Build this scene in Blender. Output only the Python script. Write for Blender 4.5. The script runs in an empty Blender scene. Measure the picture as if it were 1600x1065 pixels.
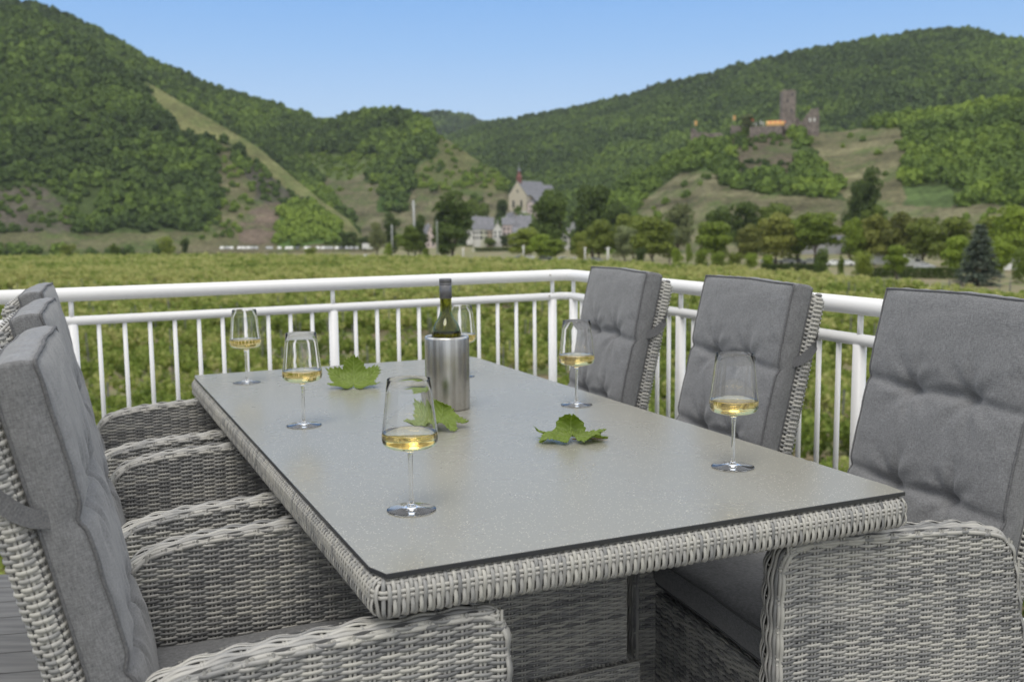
import bpy, math, random
import numpy as np
from mathutils import Matrix, Vector, Quaternion

# ------------------------------------------------------------------ camera, world, sun
sc = bpy.context.scene
IW, IH, FPX, HOR, ZC, ROLL = 1600, 1065, 1564.3, 347.1, 1.22, -0.010
PITCH = math.atan((IH / 2 - HOR) / FPX)
_cp, _sp = math.cos(PITCH), math.sin(PITCH)
_f = np.array([0, _cp, -_sp]); _u0 = np.array([0, _sp, _cp]); _r0 = np.array([1., 0, 0])
_c, _s = math.cos(ROLL), math.sin(ROLL)
CR = _c * _r0 + _s * _u0; CU = -_s * _r0 + _c * _u0; CF = _f
cam_d = bpy.data.cameras.new('camera'); cam = bpy.data.objects.new('camera', cam_d)
sc.collection.objects.link(cam); sc.camera = cam
cam_d.lens = 36 * FPX / IW; cam_d.sensor_width = 36; cam_d.clip_end = 6000; cam_d.clip_start = 0.05
M = Matrix.Identity(4)
for i in range(3):
    M[i][0] = CR[i]; M[i][1] = CU[i]; M[i][2] = -CF[i]
M[2][3] = ZC
cam.matrix_world = M
cam_d.dof.use_dof = True; cam_d.dof.focus_distance = 1.85; cam_d.dof.aperture_fstop = 5.6

SUN_EL, SUN_AZ = math.radians(63), math.radians(195)     # azimuth clockwise from +Y: behind the camera
w = bpy.data.worlds.new('World'); sc.world = w; w.use_nodes = True
nt = w.node_tree; nt.nodes.clear()
def N(nt, t, **k):
    n = nt.nodes.new(t)
    for a, b in k.items():
        if a == 'ins':
            for i, v in b.items(): n.inputs[i].default_value = v
        else: setattr(n, a, b)
    return n
out = N(nt, 'ShaderNodeOutputWorld'); bg = N(nt, 'ShaderNodeBackground', ins={1: 1.0})
sky = N(nt, 'ShaderNodeTexSky'); sky.sky_type = 'NISHITA'; sky.sun_disc = False
sky.sun_elevation = SUN_EL; sky.sun_rotation = SUN_AZ; sky.air_density = 1.0; sky.dust_density = 0.3; sky.ozone_density = 1.6
tc = N(nt, 'ShaderNodeTexCoord'); sep = N(nt, 'ShaderNodeSeparateXYZ')
nt.links.new(tc.outputs['Generated'], sep.inputs[0])
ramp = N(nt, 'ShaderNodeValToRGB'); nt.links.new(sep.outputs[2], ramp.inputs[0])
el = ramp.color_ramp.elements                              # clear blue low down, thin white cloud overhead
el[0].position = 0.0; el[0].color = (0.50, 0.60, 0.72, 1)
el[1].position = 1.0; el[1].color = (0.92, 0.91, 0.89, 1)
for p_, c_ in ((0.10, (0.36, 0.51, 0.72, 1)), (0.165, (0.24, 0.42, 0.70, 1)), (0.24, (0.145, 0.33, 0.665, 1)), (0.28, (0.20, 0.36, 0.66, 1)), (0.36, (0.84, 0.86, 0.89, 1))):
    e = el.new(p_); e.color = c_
skm = N(nt, 'ShaderNodeMixRGB', blend_type='MULTIPLY', ins={0: 1.0, 2: (0.09, 0.09, 0.09, 1)})
nt.links.new(sky.outputs[0], skm.inputs[1])
mx = N(nt, 'ShaderNodeMixRGB', blend_type='MIX', ins={0: 0.88})
nt.links.new(skm.outputs[0], mx.inputs[1]); nt.links.new(ramp.outputs[0], mx.inputs[2])
# pale cloud added to the unseen sky behind the camera to neutralise the light
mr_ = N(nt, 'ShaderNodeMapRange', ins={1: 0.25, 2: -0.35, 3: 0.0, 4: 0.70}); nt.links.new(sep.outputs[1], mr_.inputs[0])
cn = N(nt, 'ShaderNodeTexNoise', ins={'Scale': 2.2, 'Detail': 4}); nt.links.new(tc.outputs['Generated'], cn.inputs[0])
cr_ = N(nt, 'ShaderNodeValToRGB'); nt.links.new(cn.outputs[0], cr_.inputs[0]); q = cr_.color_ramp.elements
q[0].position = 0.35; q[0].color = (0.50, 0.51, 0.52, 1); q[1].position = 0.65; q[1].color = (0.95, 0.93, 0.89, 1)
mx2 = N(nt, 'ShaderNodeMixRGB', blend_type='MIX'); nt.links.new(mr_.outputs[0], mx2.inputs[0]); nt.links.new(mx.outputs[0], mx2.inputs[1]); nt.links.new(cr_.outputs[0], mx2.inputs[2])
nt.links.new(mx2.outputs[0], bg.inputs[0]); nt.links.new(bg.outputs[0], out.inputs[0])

sd = bpy.data.lights.new('sun', 'SUN'); sun = bpy.data.objects.new('sun', sd); sc.collection.objects.link(sun)
sd.energy = 1.0; sd.angle = math.radians(26); sd.color = (1.0, 0.95, 0.87)
sdir = Vector((math.sin(SUN_AZ) * math.cos(SUN_EL), math.cos(SUN_AZ) * math.cos(SUN_EL), math.sin(SUN_EL)))
sun.rotation_euler = sdir.to_track_quat('Z', 'Y').to_euler(); sun.location = (0, -5, 12)
vs = sc.view_settings; vs.view_transform = 'Standard'; vs.look = 'None'; vs.exposure = 0.46; vs.gamma = 1
sc.cycles.max_bounces = 14; sc.cycles.transmission_bounces = 14; sc.cycles.transparent_max_bounces = 12
sc.cycles.diffuse_bounces = 3; sc.cycles.glossy_bounces = 4; sc.cycles.sample_clamp_indirect = 6
sc.cycles.use_denoising = True; sc.cycles.blur_glossy = 0.6
try: sc.cycles.denoiser = 'OPENIMAGEDENOISE'
except Exception: pass

# ------------------------------------------------------------------ helpers
rng = np.random.default_rng(7); R = random.Random(5)
def proj(P):
    q = np.asarray(P, float) - np.array([0, 0, ZC])
    c = q @ CF
    return IW / 2 + FPX * (q @ CR) / c, IH / 2 - FPX * (q @ CU) / c
def ray(x, y): return CR * ((x - IW / 2) / FPX) + CU * ((IH / 2 - y) / FPX) + CF
def at(x, y, D):
    """world point seen at photo pixel x, y at horizontal distance D"""
    d = ray(x, y); return np.array([0, 0, ZC]) + d * (D / math.hypot(d[0], d[1]))
def onz(x, y, z):
    d = ray(x, y); return np.array([0, 0, ZC]) + d * ((z - ZC) / d[2])
def link(o, parent=None):
    sc.collection.objects.link(o)
    if parent: o.parent = parent
    return o
def tag(o, label=None, cat=None, group=None, kind=None):
    for k, v in (('label', label), ('category', cat), ('group', group), ('kind', kind)):
        if v: o[k] = v
    return o
def empty(name, loc=(0, 0, 0), rz=0):
    o = bpy.data.objects.new(name, None); o.location = loc; o.rotation_euler = (0, 0, rz); o.empty_display_size = 0.1
    return link(o)
def mesh(name, V, F, mat, parent=None, smooth=True, attrs=None, mats=None, midx=None, obj=True):
    """V (n,3); F list of index arrays, each (k,3) or (k,4)"""
    V = np.ascontiguousarray(V, dtype=np.float32)
    if isinstance(F, np.ndarray): F = [F]
    F = [np.asarray(f, dtype=np.int32) for f in F if len(f)]
    me = bpy.data.meshes.new(name)
    me.vertices.add(len(V)); me.vertices.foreach_set('co', V.ravel())
    loops = np.concatenate([f.ravel() for f in F]); tot = np.concatenate([np.full(len(f), f.shape[1], np.int32) for f in F])
    me.loops.add(len(loops)); me.loops.foreach_set('vertex_index', loops)
    me.polygons.add(len(tot)); st = np.zeros(len(tot), np.int32); st[1:] = np.cumsum(tot)[:-1]
    me.polygons.foreach_set('loop_start', st); me.polygons.foreach_set('loop_total', tot)
    me.polygons.foreach_set('use_smooth', np.full(len(tot), bool(smooth)))
    for m_ in (mats or [mat]): me.materials.append(m_)
    if midx is not None: me.polygons.foreach_set('material_index', np.asarray(midx, np.int32))
    for k, a in (attrs or {}).items():
        a = np.asarray(a, np.float32)
        if a.ndim == 1:
            at_ = me.attributes.new(k, 'FLOAT', 'POINT'); at_.data.foreach_set('value', a)
        else:
            if a.shape[1] == 3: a = np.hstack([a, np.ones((len(a), 1), np.float32)])
            at_ = me.attributes.new(k, 'FLOAT_COLOR', 'POINT'); at_.data.foreach_set('color', a.ravel())
    me.update(calc_edges=True)
    if not obj: return me
    return link(bpy.data.objects.new(name, me), parent)
class MB:
    """collects pieces into one mesh"""
    def __init__(s): s.V = []; s.F3 = []; s.F4 = []; s.A = []; s.n = 0
    def add(s, V, F, a=0.0):
        V = np.asarray(V, float); F = np.asarray(F)
        (s.F3 if F.shape[1] == 3 else s.F4).append(F + s.n); s.V.append(V)
        s.A.append(np.broadcast_to(a, (len(V),)) if np.ndim(a) <= 1 else a); s.n += len(V); return s
    def build(s, name, mat, parent=None, smooth=True, attr=None):
        F = []
        if s.F3: F.append(np.concatenate(s.F3))
        if s.F4: F.append(np.concatenate(s.F4))
        return mesh(name, np.concatenate(s.V), F, mat, parent, smooth, {attr: np.concatenate(s.A)} if attr else None)
BOXF = np.array([(0, 2, 3, 1), (4, 5, 7, 6), (0, 1, 5, 4), (2, 6, 7, 3), (0, 4, 6, 2), (1, 3, 7, 5)])
def box(lo, hi):
    V = np.array([(x, y, z) for z in (lo[2], hi[2]) for y in (lo[1], hi[1]) for x in (lo[0], hi[0])], float)
    return V, np.array([(0, 2, 3, 1), (4, 5, 7, 6), (0, 1, 5, 4), (2, 6, 7, 3), (0, 4, 6, 2), (1, 3, 7, 5)])
def gridF(n, m, wrap_m=False, wrap_n=False):
    i = np.arange(n if wrap_n else n - 1)[:, None]; j = np.arange(m if wrap_m else m - 1)[None, :]
    a = i * m + j; b = i * m + (j + 1) % m; c = ((i + 1) % n) * m + (j + 1) % m; d = ((i + 1) % n) * m + j
    return np.stack([a, b, c, d], -1).reshape(-1, 4)
def lathe(prof, n=64):
    prof = np.asarray(prof, float); a = np.linspace(0, 2 * math.pi, n, endpoint=False)
    V = np.stack([prof[:, 0][:, None] * np.cos(a), prof[:, 0][:, None] * np.sin(a), np.repeat(prof[:, 1][:, None], n, 1)], -1).reshape(-1, 3)
    return V, gridF(len(prof), n, wrap_m=True)
def tube(P, r, K=10, cap=True):
    P = np.asarray(P, float); n = len(P); r = np.broadcast_to(r, (n,))
    T = np.gradient(P, axis=0); T /= np.linalg.norm(T, axis=1)[:, None] + 1e-12
    up = np.array([0, 0, 1.]) if abs(T[0][2]) < 0.9 else np.array([0, 1., 0])
    V = []; s = np.cross(T[0], up); s /= np.linalg.norm(s)
    for i in range(n):
        s = s - T[i] * (s @ T[i]); s /= np.linalg.norm(s); b = np.cross(T[i], s)
        a = np.linspace(0, 2 * math.pi, K, endpoint=False)
        V.append(P[i] + r[i] * (np.cos(a)[:, None] * s + np.sin(a)[:, None] * b))
    V = np.concatenate(V); F = gridF(n, K, wrap_m=True)
    if cap:
        V = np.concatenate([V, P[:1], P[-1:]]); c0, c1 = n * K, n * K + 1
        j = np.arange(K); j2 = (j + 1) % K
        F = np.concatenate([F, np.stack([np.full(K, c0), j2, j, j], 1), np.stack([np.full(K, c1), (n - 1) * K + j, (n - 1) * K + j2, (n - 1) * K + j2], 1)])
    return V, F
def tubeF(P, r, K=10):
    """tube with real tri caps"""
    V, F = tube(P, r, K, cap=False); n = len(P)
    V = np.concatenate([V, [P[0]], [P[-1]]]); c0, c1 = n * K, n * K + 1; j = np.arange(K); j2 = (j + 1) % K
    T = np.concatenate([np.stack([np.full(K, c0), j2, j], 1), np.stack([np.full(K, c1), (n - 1) * K + j, (n - 1) * K + j2], 1)])
    return V, F, T
def addtube(mb, P, r, K=10, a=0.0):
    V, F, T = tubeF(np.asarray(P, float), r, K)
    mb.F3.append(T + mb.n); mb.F4.append(F + mb.n); mb.V.append(V); mb.A.append(np.full(len(V), a)); mb.n += len(V)
def nrm(a): return a / (np.linalg.norm(a, axis=-1, keepdims=True) + 1e-12)
def vnoise(x, y, seed=0):
    """smooth 2-D value noise in -1..1"""
    x = np.asarray(x, float); y = np.asarray(y, float)
    xi = np.floor(x).astype(np.int64); yi = np.floor(y).astype(np.int64); fx = x - xi; fy = y - yi
    fx = fx * fx * (3 - 2 * fx); fy = fy * fy * (3 - 2 * fy)
    def h(a, b):
        v = (a * 374761393 + b * 668265263 + seed * 982451653) & 0xffffffff
        v = ((v ^ (v >> 13)) * 1274126177) & 0xffffffff
        return ((v ^ (v >> 16)) & 0xffff) / 32767.5 - 1
    return (h(xi, yi) * (1 - fx) + h(xi + 1, yi) * fx) * (1 - fy) + (h(xi, yi + 1) * (1 - fx) + h(xi + 1, yi + 1) * fx) * fy
def fbm(x, y, o=4, seed=0):
    s = 0; a = 1; t = 0
    for i in range(o): s = s + a * vnoise(x * 2 ** i, y * 2 ** i, seed + i); t += a; a *= .5
    return s / t

# ------------------------------------------------------------------ materials
def newmat(name, base=(0.5, 0.5, 0.5), rough=0.6, metal=0.0, **k):
    m = bpy.data.materials.new(name); m.use_nodes = True; b = m.node_tree.nodes['Principled BSDF']
    b.inputs['Base Color'].default_value = (*base, 1); b.inputs['Roughness'].default_value = rough; b.inputs['Metallic'].default_value = metal
    for a, v in k.items(): b.inputs[a.replace('_', ' ')].default_value = v
    return m, m.node_tree, b
def noise_col(m, c1, c2, scale, detail=4, lo=0.35, hi=0.65, coord='Object', stretch=(1, 1, 1), bump=0, bscale=None, rough=None):
    nt = m.node_tree; b = nt.nodes['Principled BSDF']
    t = N(nt, 'ShaderNodeTexCoord'); mp = N(nt, 'ShaderNodeMapping'); mp.inputs['Scale'].default_value = stretch
    nt.links.new(t.outputs[coord], mp.inputs[0])
    n = N(nt, 'ShaderNodeTexNoise'); n.inputs['Scale'].default_value = scale; n.inputs['Detail'].default_value = detail
    nt.links.new(mp.outputs[0], n.inputs[0])
    r = N(nt, 'ShaderNodeValToRGB'); r.color_ramp.elements[0].position = lo; r.color_ramp.elements[1].position = hi
    r.color_ramp.elements[0].color = (*c1, 1); r.color_ramp.elements[1].color = (*c2, 1)
    nt.links.new(n.outputs[0], r.inputs[0]); nt.links.new(r.outputs[0], b.inputs['Base Color'])
    if bump:
        n2 = n
        if bscale:
            n2 = N(nt, 'ShaderNodeTexNoise'); n2.inputs['Scale'].default_value = bscale; n2.inputs['Detail'].default_value = 3
            nt.links.new(mp.outputs[0], n2.inputs[0])
        bp = N(nt, 'ShaderNodeBump'); bp.inputs['Strength'].default_value = bump; bp.inputs['Distance'].default_value = 0.002
        nt.links.new(n2.outputs[0], bp.inputs['Height']); nt.links.new(bp.outputs[0], b.inputs['Normal'])
    return r
def simple(name, c1, c2=None, scale=3, rough=0.8, metal=0, bump=0, **k):
    m, _, _ = newmat(name, c1, rough, metal)
    if c2: noise_col(m, c1, c2, scale, bump=bump, **k)
    return m

# wicker: tone comes from a per-strand attribute
m_wick, nt, b = newmat('grey_wicker', rough=0.42); b.inputs['Specular IOR Level'].default_value = 0.45
a_ = N(nt, 'ShaderNodeAttribute'); a_.attribute_name = 'tone'
r_ = N(nt, 'ShaderNodeValToRGB'); e = r_.color_ramp.elements
e[0].position = 0.0; e[0].color = (0.17, 0.17, 0.172, 1); e[1].position = 1.0; e[1].color = (0.50, 0.488, 0.445, 1)
for p_, c_ in ((0.35, (0.29, 0.29, 0.285, 1)), (0.65, (0.44, 0.43, 0.405, 1))): q = e.new(p_); q.color = c_
t_ = N(nt, 'ShaderNodeTexCoord'); n_ = N(nt, 'ShaderNodeTexNoise'); n_.inputs['Scale'].default_value = 55; n_.inputs['Detail'].default_value = 3
nt.links.new(t_.outputs['Object'], n_.inputs[0])
ad = N(nt, 'ShaderNodeMath', operation='MULTIPLY_ADD', ins={1: 0.35, 2: -0.17}); nt.links.new(n_.outputs[0], ad.inputs[0])
ad2 = N(nt, 'ShaderNodeMath', operation='ADD'); nt.links.new(a_.outputs['Fac'], ad2.inputs[0]); nt.links.new(ad.outputs[0], ad2.inputs[1])
nt.links.new(ad2.outputs[0], r_.inputs[0]); nt.links.new(r_.outputs[0], b.inputs['Base Color'])
m_core = simple('wicker_core', (0.07, 0.07, 0.07), rough=0.8)

def fabric(name, c1, c2):
    m, nt, b = newmat(name, rough=0.92); b.inputs['Specular IOR Level'].default_value = 0.15; b.inputs['Sheen Weight'].default_value = 0.25; b.inputs['Sheen Roughness'].default_value = 0.5
    t = N(nt, 'ShaderNodeTexCoord'); ns = []
    for st, s in (((1, 1, 0.16), 700), ((0.2, 0.2, 1), 650), ((1, 1, 1), 14)):
        mp = N(nt, 'ShaderNodeMapping'); mp.inputs['Scale'].default_value = st; nt.links.new(t.outputs['Object'], mp.inputs[0])
        n = N(nt, 'ShaderNodeTexNoise'); n.inputs['Scale'].default_value = s; n.inputs['Detail'].default_value = 2; nt.links.new(mp.outputs[0], n.inputs[0]); ns.append(n)
    a = N(nt, 'ShaderNodeMath', operation='ADD'); nt.links.new(ns[0].outputs[0], a.inputs[0]); nt.links.new(ns[1].outputs[0], a.inputs[1])
    c = N(nt, 'ShaderNodeMath', operation='MULTIPLY_ADD', ins={1: 0.22}); nt.links.new(ns[2].outputs[0], c.inputs[0]); nt.links.new(a.outputs[0], c.inputs[2])
    r = N(nt, 'ShaderNodeMapRange', ins={1: 0.72, 2: 1.50}); nt.links.new(c.outputs[0], r.inputs[0])
    k = N(nt, 'ShaderNodeMixRGB', ins={1: (*c1, 1), 2: (*c2, 1)}); nt.links.new(r.outputs[0], k.inputs[0]); nt.links.new(k.outputs[0], b.inputs['Base Color'])
    bp = N(nt, 'ShaderNodeBump', ins={'Strength': 0.35, 'Distance': 0.0006}); nt.links.new(a.outputs[0], bp.inputs['Height'])
    # soft creases in the cloth
    mp = N(nt, 'ShaderNodeMapping'); mp.inputs['Scale'].default_value = (1, 1, 1); nt.links.new(t.outputs['Object'], mp.inputs[0])
    n = N(nt, 'ShaderNodeTexNoise', ins={'Scale': 22, 'Detail': 3, 'Distortion': 0.6}); nt.links.new(mp.outputs[0], n.inputs[0])
    b2 = N(nt, 'ShaderNodeBump', ins={'Strength': 0.28, 'Distance': 0.005}); nt.links.new(n.outputs[0], b2.inputs['Height'])
    nt.links.new(bp.outputs[0], b2.inputs['Normal']); nt.links.new(b2.outputs[0], b.inputs['Normal'])
    return m
m_fab = fabric('heather_grey_cloth', (0.118, 0.120, 0.125), (0.278, 0.280, 0.287))
m_pipe = simple('dark_piping', (0.10, 0.102, 0.108), (0.16, 0.16, 0.165), 300, rough=0.9)
m_strap = simple('grey_webbing', (0.11, 0.112, 0.118), (0.18, 0.18, 0.185), 400, rough=0.9)
m_white = simple('white_powder_coat', (0.84, 0.84, 0.85), (0.88, 0.88, 0.885), 3, rough=0.38)
m_steel, nt, b = newmat('brushed_steel', (0.56, 0.55, 0.53), 0.3, 1.0)
t_ = N(nt, 'ShaderNodeTexCoord'); mp_ = N(nt, 'ShaderNodeMapping'); mp_.inputs['Scale'].default_value = (1, 1, 0.02); nt.links.new(t_.outputs['Object'], mp_.inputs[0])
n1 = N(nt, 'ShaderNodeTexNoise', ins={'Scale': 70, 'Detail': 5}); nt.links.new(mp_.outputs[0], n1.inputs[0])
rr = N(nt, 'ShaderNodeValToRGB'); rr.color_ramp.elements[0].position = .3; rr.color_ramp.elements[1].position = .7
rr.color_ramp.elements[0].color = (0.40, 0.385, 0.36, 1); rr.color_ramp.elements[1].color = (0.68, 0.67, 0.65, 1)
nt.links.new(n1.outputs[0], rr.inputs[0]); nt.links.new(rr.outputs[0], b.inputs['Base Color'])
b.inputs['Anisotropic'].default_value = 0.6; b.inputs['Roughness'].default_value = 0.27
m_glass, nt, b = newmat('clear_glass', (1, 1, 1), 0.0); b.inputs['Transmission Weight'].default_value = 1.0; b.inputs['IOR'].default_value = 1.5
m_wine, nt, b = newmat('white_wine', (1.0, 0.93, 0.62), 0.0); b.inputs['Transmission Weight'].default_value = 1.0; b.inputs['IOR'].default_value = 1.33
va = N(nt, 'ShaderNodeVolumeAbsorption', ins={0: (1.0, 0.79, 0.20, 1), 1: 9.0}); nt.links.new(va.outputs[0], nt.nodes['Material Output'].inputs['Volume'])
m_bottle, nt, b = newmat('olive_bottle_glass', (0.36, 0.38, 0.08), 0.02); b.inputs['Transmission Weight'].default_value = 1.0; b.inputs['IOR'].default_value = 1.5
m_bwine, nt, b = newmat('bottled_wine', (0.75, 0.62, 0.12), 0.0); b.inputs['Transmission Weight'].default_value = 1.0; b.inputs['IOR'].default_value = 1.33
m_caps = simple('dark_grey_capsule', (0.12, 0.12, 0.13), (0.17, 0.17, 0.18), 40, rough=0.32, metal=0.35)
# table glass: speckled warm grey under a satin coat
m_top, nt, b = newmat('speckled_grey_glass', rough=0.3)
t_ = N(nt, 'ShaderNodeTexCoord')
vo = N(nt, 'ShaderNodeTexVoronoi', ins={'Scale': 300}); nt.links.new(t_.outputs['Object'], vo.inputs[0])
sp_ = N(nt, 'ShaderNodeSeparateColor'); nt.links.new(vo.outputs['Color'], sp_.inputs[0])
g1 = N(nt, 'ShaderNodeMath', operation='GREATER_THAN', ins={1: 0.80}); nt.links.new(sp_.outputs[0], g1.inputs[0])
g2 = N(nt, 'ShaderNodeMath', operation='LESS_THAN', ins={1: 0.30}); nt.links.new(vo.outputs['Distance'], g2.inputs[0])
g3 = N(nt, 'ShaderNodeMath', operation='MULTIPLY'); nt.links.new(g1.outputs[0], g3.inputs[0]); nt.links.new(g2.outputs[0], g3.inputs[1])
g4 = N(nt, 'ShaderNodeMath', operation='MULTIPLY', ins={1: 0.8}); nt.links.new(g3.outputs[0], g4.inputs[0])
nn = N(nt, 'ShaderNodeTexNoise', ins={'Scale': 380, 'Detail': 2}); nt.links.new(t_.outputs['Object'], nn.inputs[0])
bc = N(nt, 'ShaderNodeMixRGB', ins={1: (0.205, 0.20, 0.17, 1), 2: (0.32, 0.312, 0.268, 1)}); nt.links.new(nn.outputs[0], bc.inputs[0])
mm = N(nt, 'ShaderNodeMixRGB', ins={2: (0.70, 0.67, 0.55, 1)}); nt.links.new(g4.outputs[0], mm.inputs[0]); nt.links.new(bc.outputs[0], mm.inputs[1])
nt.links.new(mm.outputs[0], b.inputs['Base Color']); rn = N(nt, 'ShaderNodeTexNoise', ins={'Scale': 5.0, 'Detail': 6, 'Distortion': 0.8}); nt.links.new(t_.outputs['Object'], rn.inputs[0]); rm = N(nt, 'ShaderNodeMapRange', ins={1: 0.3, 2: 0.7, 3: 0.265, 4: 0.285}); nt.links.new(rn.outputs[0], rm.inputs[0]); nt.links.new(rm.outputs[0], b.inputs['Roughness']); b.inputs['Specular IOR Level'].default_value = 0.5
m_tedge = simple('dark_glass_edge', (0.04, 0.042, 0.047), rough=0.35)
# deck boards
m_deck, nt, b = newmat('grey_deck_boards', rough=0.7)
noise_col(m_deck, (0.10, 0.10, 0.102), (0.165, 0.165, 0.165), 40, stretch=(0.08, 1, 1), bump=0.4)

def leafmat(name, c, var=0.35, trans=0.25, rough=0.6):
    """foliage: hue and value shift from leaf clump to leaf clump; some light passes through"""
    m = bpy.data.materials.new(name); m.use_nodes = True; nt = m.node_tree; nt.nodes.clear()
    o = N(nt, 'ShaderNodeOutputMaterial'); pb = N(nt, 'ShaderNodeBsdfPrincipled', ins={'Roughness': rough, 'Specular IOR Level': 0.25}); tr = N(nt, 'ShaderNodeBsdfTranslucent')
    mxs = N(nt, 'ShaderNodeMixShader', ins={0: trans})
    oi = N(nt, 'ShaderNodeObjectInfo'); g = N(nt, 'ShaderNodeNewGeometry')
    a = N(nt, 'ShaderNodeMath', operation='ADD'); nt.links.new(oi.outputs['Random'], a.inputs[0]); nt.links.new(g.outputs['Random Per Island'], a.inputs[1])
    h = N(nt, 'ShaderNodeMath', operation='MULTIPLY', ins={1: 0.5}); nt.links.new(a.outputs[0], h.inputs[0])
    r = N(nt, 'ShaderNodeValToRGB'); e = r.color_ramp.elements
    lo = tuple(x * (1 - var) for x in c); hi = (c[0] * (1 + var * 1.15), c[1] * (1 + var), c[2] * (1 + var * 0.3))
    e[0].position = 0.1; e[0].color = (*lo, 1); e[1].position = 0.9; e[1].color = (*hi, 1)
    nt.links.new(h.outputs[0], r.inputs[0])
    nt.links.new(r.outputs[0], pb.inputs['Base Color']); nt.links.new(r.outputs[0], tr.inputs[0])
    nt.links.new(pb.outputs[0], mxs.inputs[1]); nt.links.new(tr.outputs[0], mxs.inputs[2]); nt.links.new(mxs.outputs[0], o.inputs[0])
    return m

# ------------------------------------------------------------------ terrace, railing
TH = -1.1472
U = np.array([math.cos(TH), math.sin(TH), 0]); Vv = np.array([-U[1], U[0], 0]); A0 = np.array([-1.0089, 3.1286, 0])
def TP(a, b, z=0.0): return A0 + a * U + b * Vv + np.array([0, 0, z])

el_ = np.array([-0.8773, -0.4799]) ; Cc = np.array([0.255, 4.458])                       # railing corner, left run direction
er_ = np.array([1.1482 - Cc[0], 2.194 - Cc[1]]); er_ /= np.linalg.norm(er_)
def RL(s, z): return np.array([Cc[0] + el_[0] * s, Cc[1] + el_[1] * s, z])
def RR(s, z): return np.array([Cc[0] + er_[0] * s, Cc[1] + er_[1] * s, z])

# deck: boards with gaps, one sheet under them
def deck():
    mb = MB(); bw = 0.142; d1 = nrm(np.array([U[0], U[1]]) + 0 * 1.0); d2 = np.array([-d1[1], d1[0]])
    o = Cc + 0.0
    a = RL(3.6, 0)[:2]; b = RR(4.6, 0)[:2]
    # board direction across the table's short side
    D = nrm(np.array([0.985, 0.17])); E_ = np.array([-D[1], D[0]])
    poly = np.array([Cc + 0.10 * nrm(-(el_ + er_)), RL(3.4, 0)[:2] + [0, .1], RL(3.4, 0)[:2] + er_ * 5.4, RR(5.4, 0)[:2]])
    ks = np.arange(-60, 60)
    for k in ks:
        c0, c1 = k * bw, k * bw + bw - 0.006
        # clip line at mid against polygon
        cm = (c0 + c1) / 2; ts = []
        for i in range(4):
            p, q = poly[i], poly[(i + 1) % 4]; sp, sq = p @ E_ - cm, q @ E_ - cm
            if sp * sq < 0: r = p + (q - p) * sp / (sp - sq); ts.append(r @ D)
        if len(ts) == 2:
            t0, t1 = min(ts), max(ts)
            P = [D * t + E_ * c for c in (c0, c1) for t in (t0, t1)]
            V = [(p[0], p[1], z) for z in (-0.022, 0.0) for p in P]
            mb.add(V, BOXF)
    o = mb.build('deck_boards', m_deck, smooth=False); tag(o, kind='structure')
    V = [(p[0], p[1], z) for z in (-0.28, -0.026) for p in (poly[0], poly[1], poly[3], poly[2])]
    s = mesh('terrace_slab', V, BOXF, simple('terrace_concrete', (0.2, 0.19, 0.18), (0.3, 0.28, 0.25), 6)); s.data.polygons.foreach_set('use_smooth', [False] * 6); tag(s, kind='structure')
deck()

def railing():
    root = empty('balcony_railing', (Cc[0], Cc[1], 0)); off = np.array([Cc[0], Cc[1], 0])
    tag(root, 'white tubular metal balcony railing running round two sides of the terrace', 'railing')
    zt, zm, zb = 0.985, 0.893, 0.30
    def bar(name, P, r, K=16):
        mb = MB(); addtube(mb, np.array(P) - off, r, K); return mb.build(name, m_white, root)
    L, Rr = 3.3, 4.3
    def bend(z, r=0.05):
        pts = [RL(L, z), RL(r * 1.6, z)]
        for t in np.linspace(0.15, 0.85, 6):
            pts.append((1 - t) ** 2 * RL(r * 1.2, z) + 2 * t * (1 - t) * RL(0, z) + t * t * RR(r * 1.2, z))
        return pts + [RR(r * 1.6, z), RR(Rr, z)]
    bar('top_rail', bend(zt), 0.0245, 24); bar('mid_rail', bend(zm), 0.0165, 20); bar('bottom_rail', bend(zb), 0.0165, 16)
    for fn, s0, posts, n in ((RL, 0.085, (0.085, 1.093, 2.04, 2.99), 11), (RR, 0.05, (0.05, 0.955, 1.885, 2.81, 3.74), 11)):
        for i, s in enumerate(posts):
            mb = MB(); addtube(mb, [fn(s, 0.0) - off, fn(s, zm - 0.012) - off], 0.0185, 16)
            addtube(mb, [fn(s, zm) - off, fn(s, zt - 0.02) - off], 0.0085, 10)
            V, F = lathe([(0.001, 0.012), (0.045, 0.012), (0.047, 0.004), (0.047, 0.0), (0.001, 0.0)], 24); mb.add(V + fn(s, 0.0) - off, F)
            mb.build('post', m_white, root)
            if i + 1 < len(posts):
                for k in range(1, n):
                    t = s + (posts[i + 1] - s) * k / n
                    mb = MB(); addtube(mb, [fn(t, zb) - off, fn(t, zm) - off], 0.0078, 10); mb.build('baluster', m_white, root)
    # slotted screws where the corner piece meets the rails
    for z, r in ((zt, 0.0245), (zm, 0.0165)):
        p = RL(0.11, z) + np.array([0.45 * r, -0.86 * r, 0.2 * r]) - off
        V, F = lathe([(0.0001, 0.003), (0.004, 0.002), (0.005, 0.0)], 12); q = np.stack([V[:, 0], -V[:, 2], V[:, 1]], 1)
        mesh('screw', q + p, F, m_steel, root)
railing()

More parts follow.
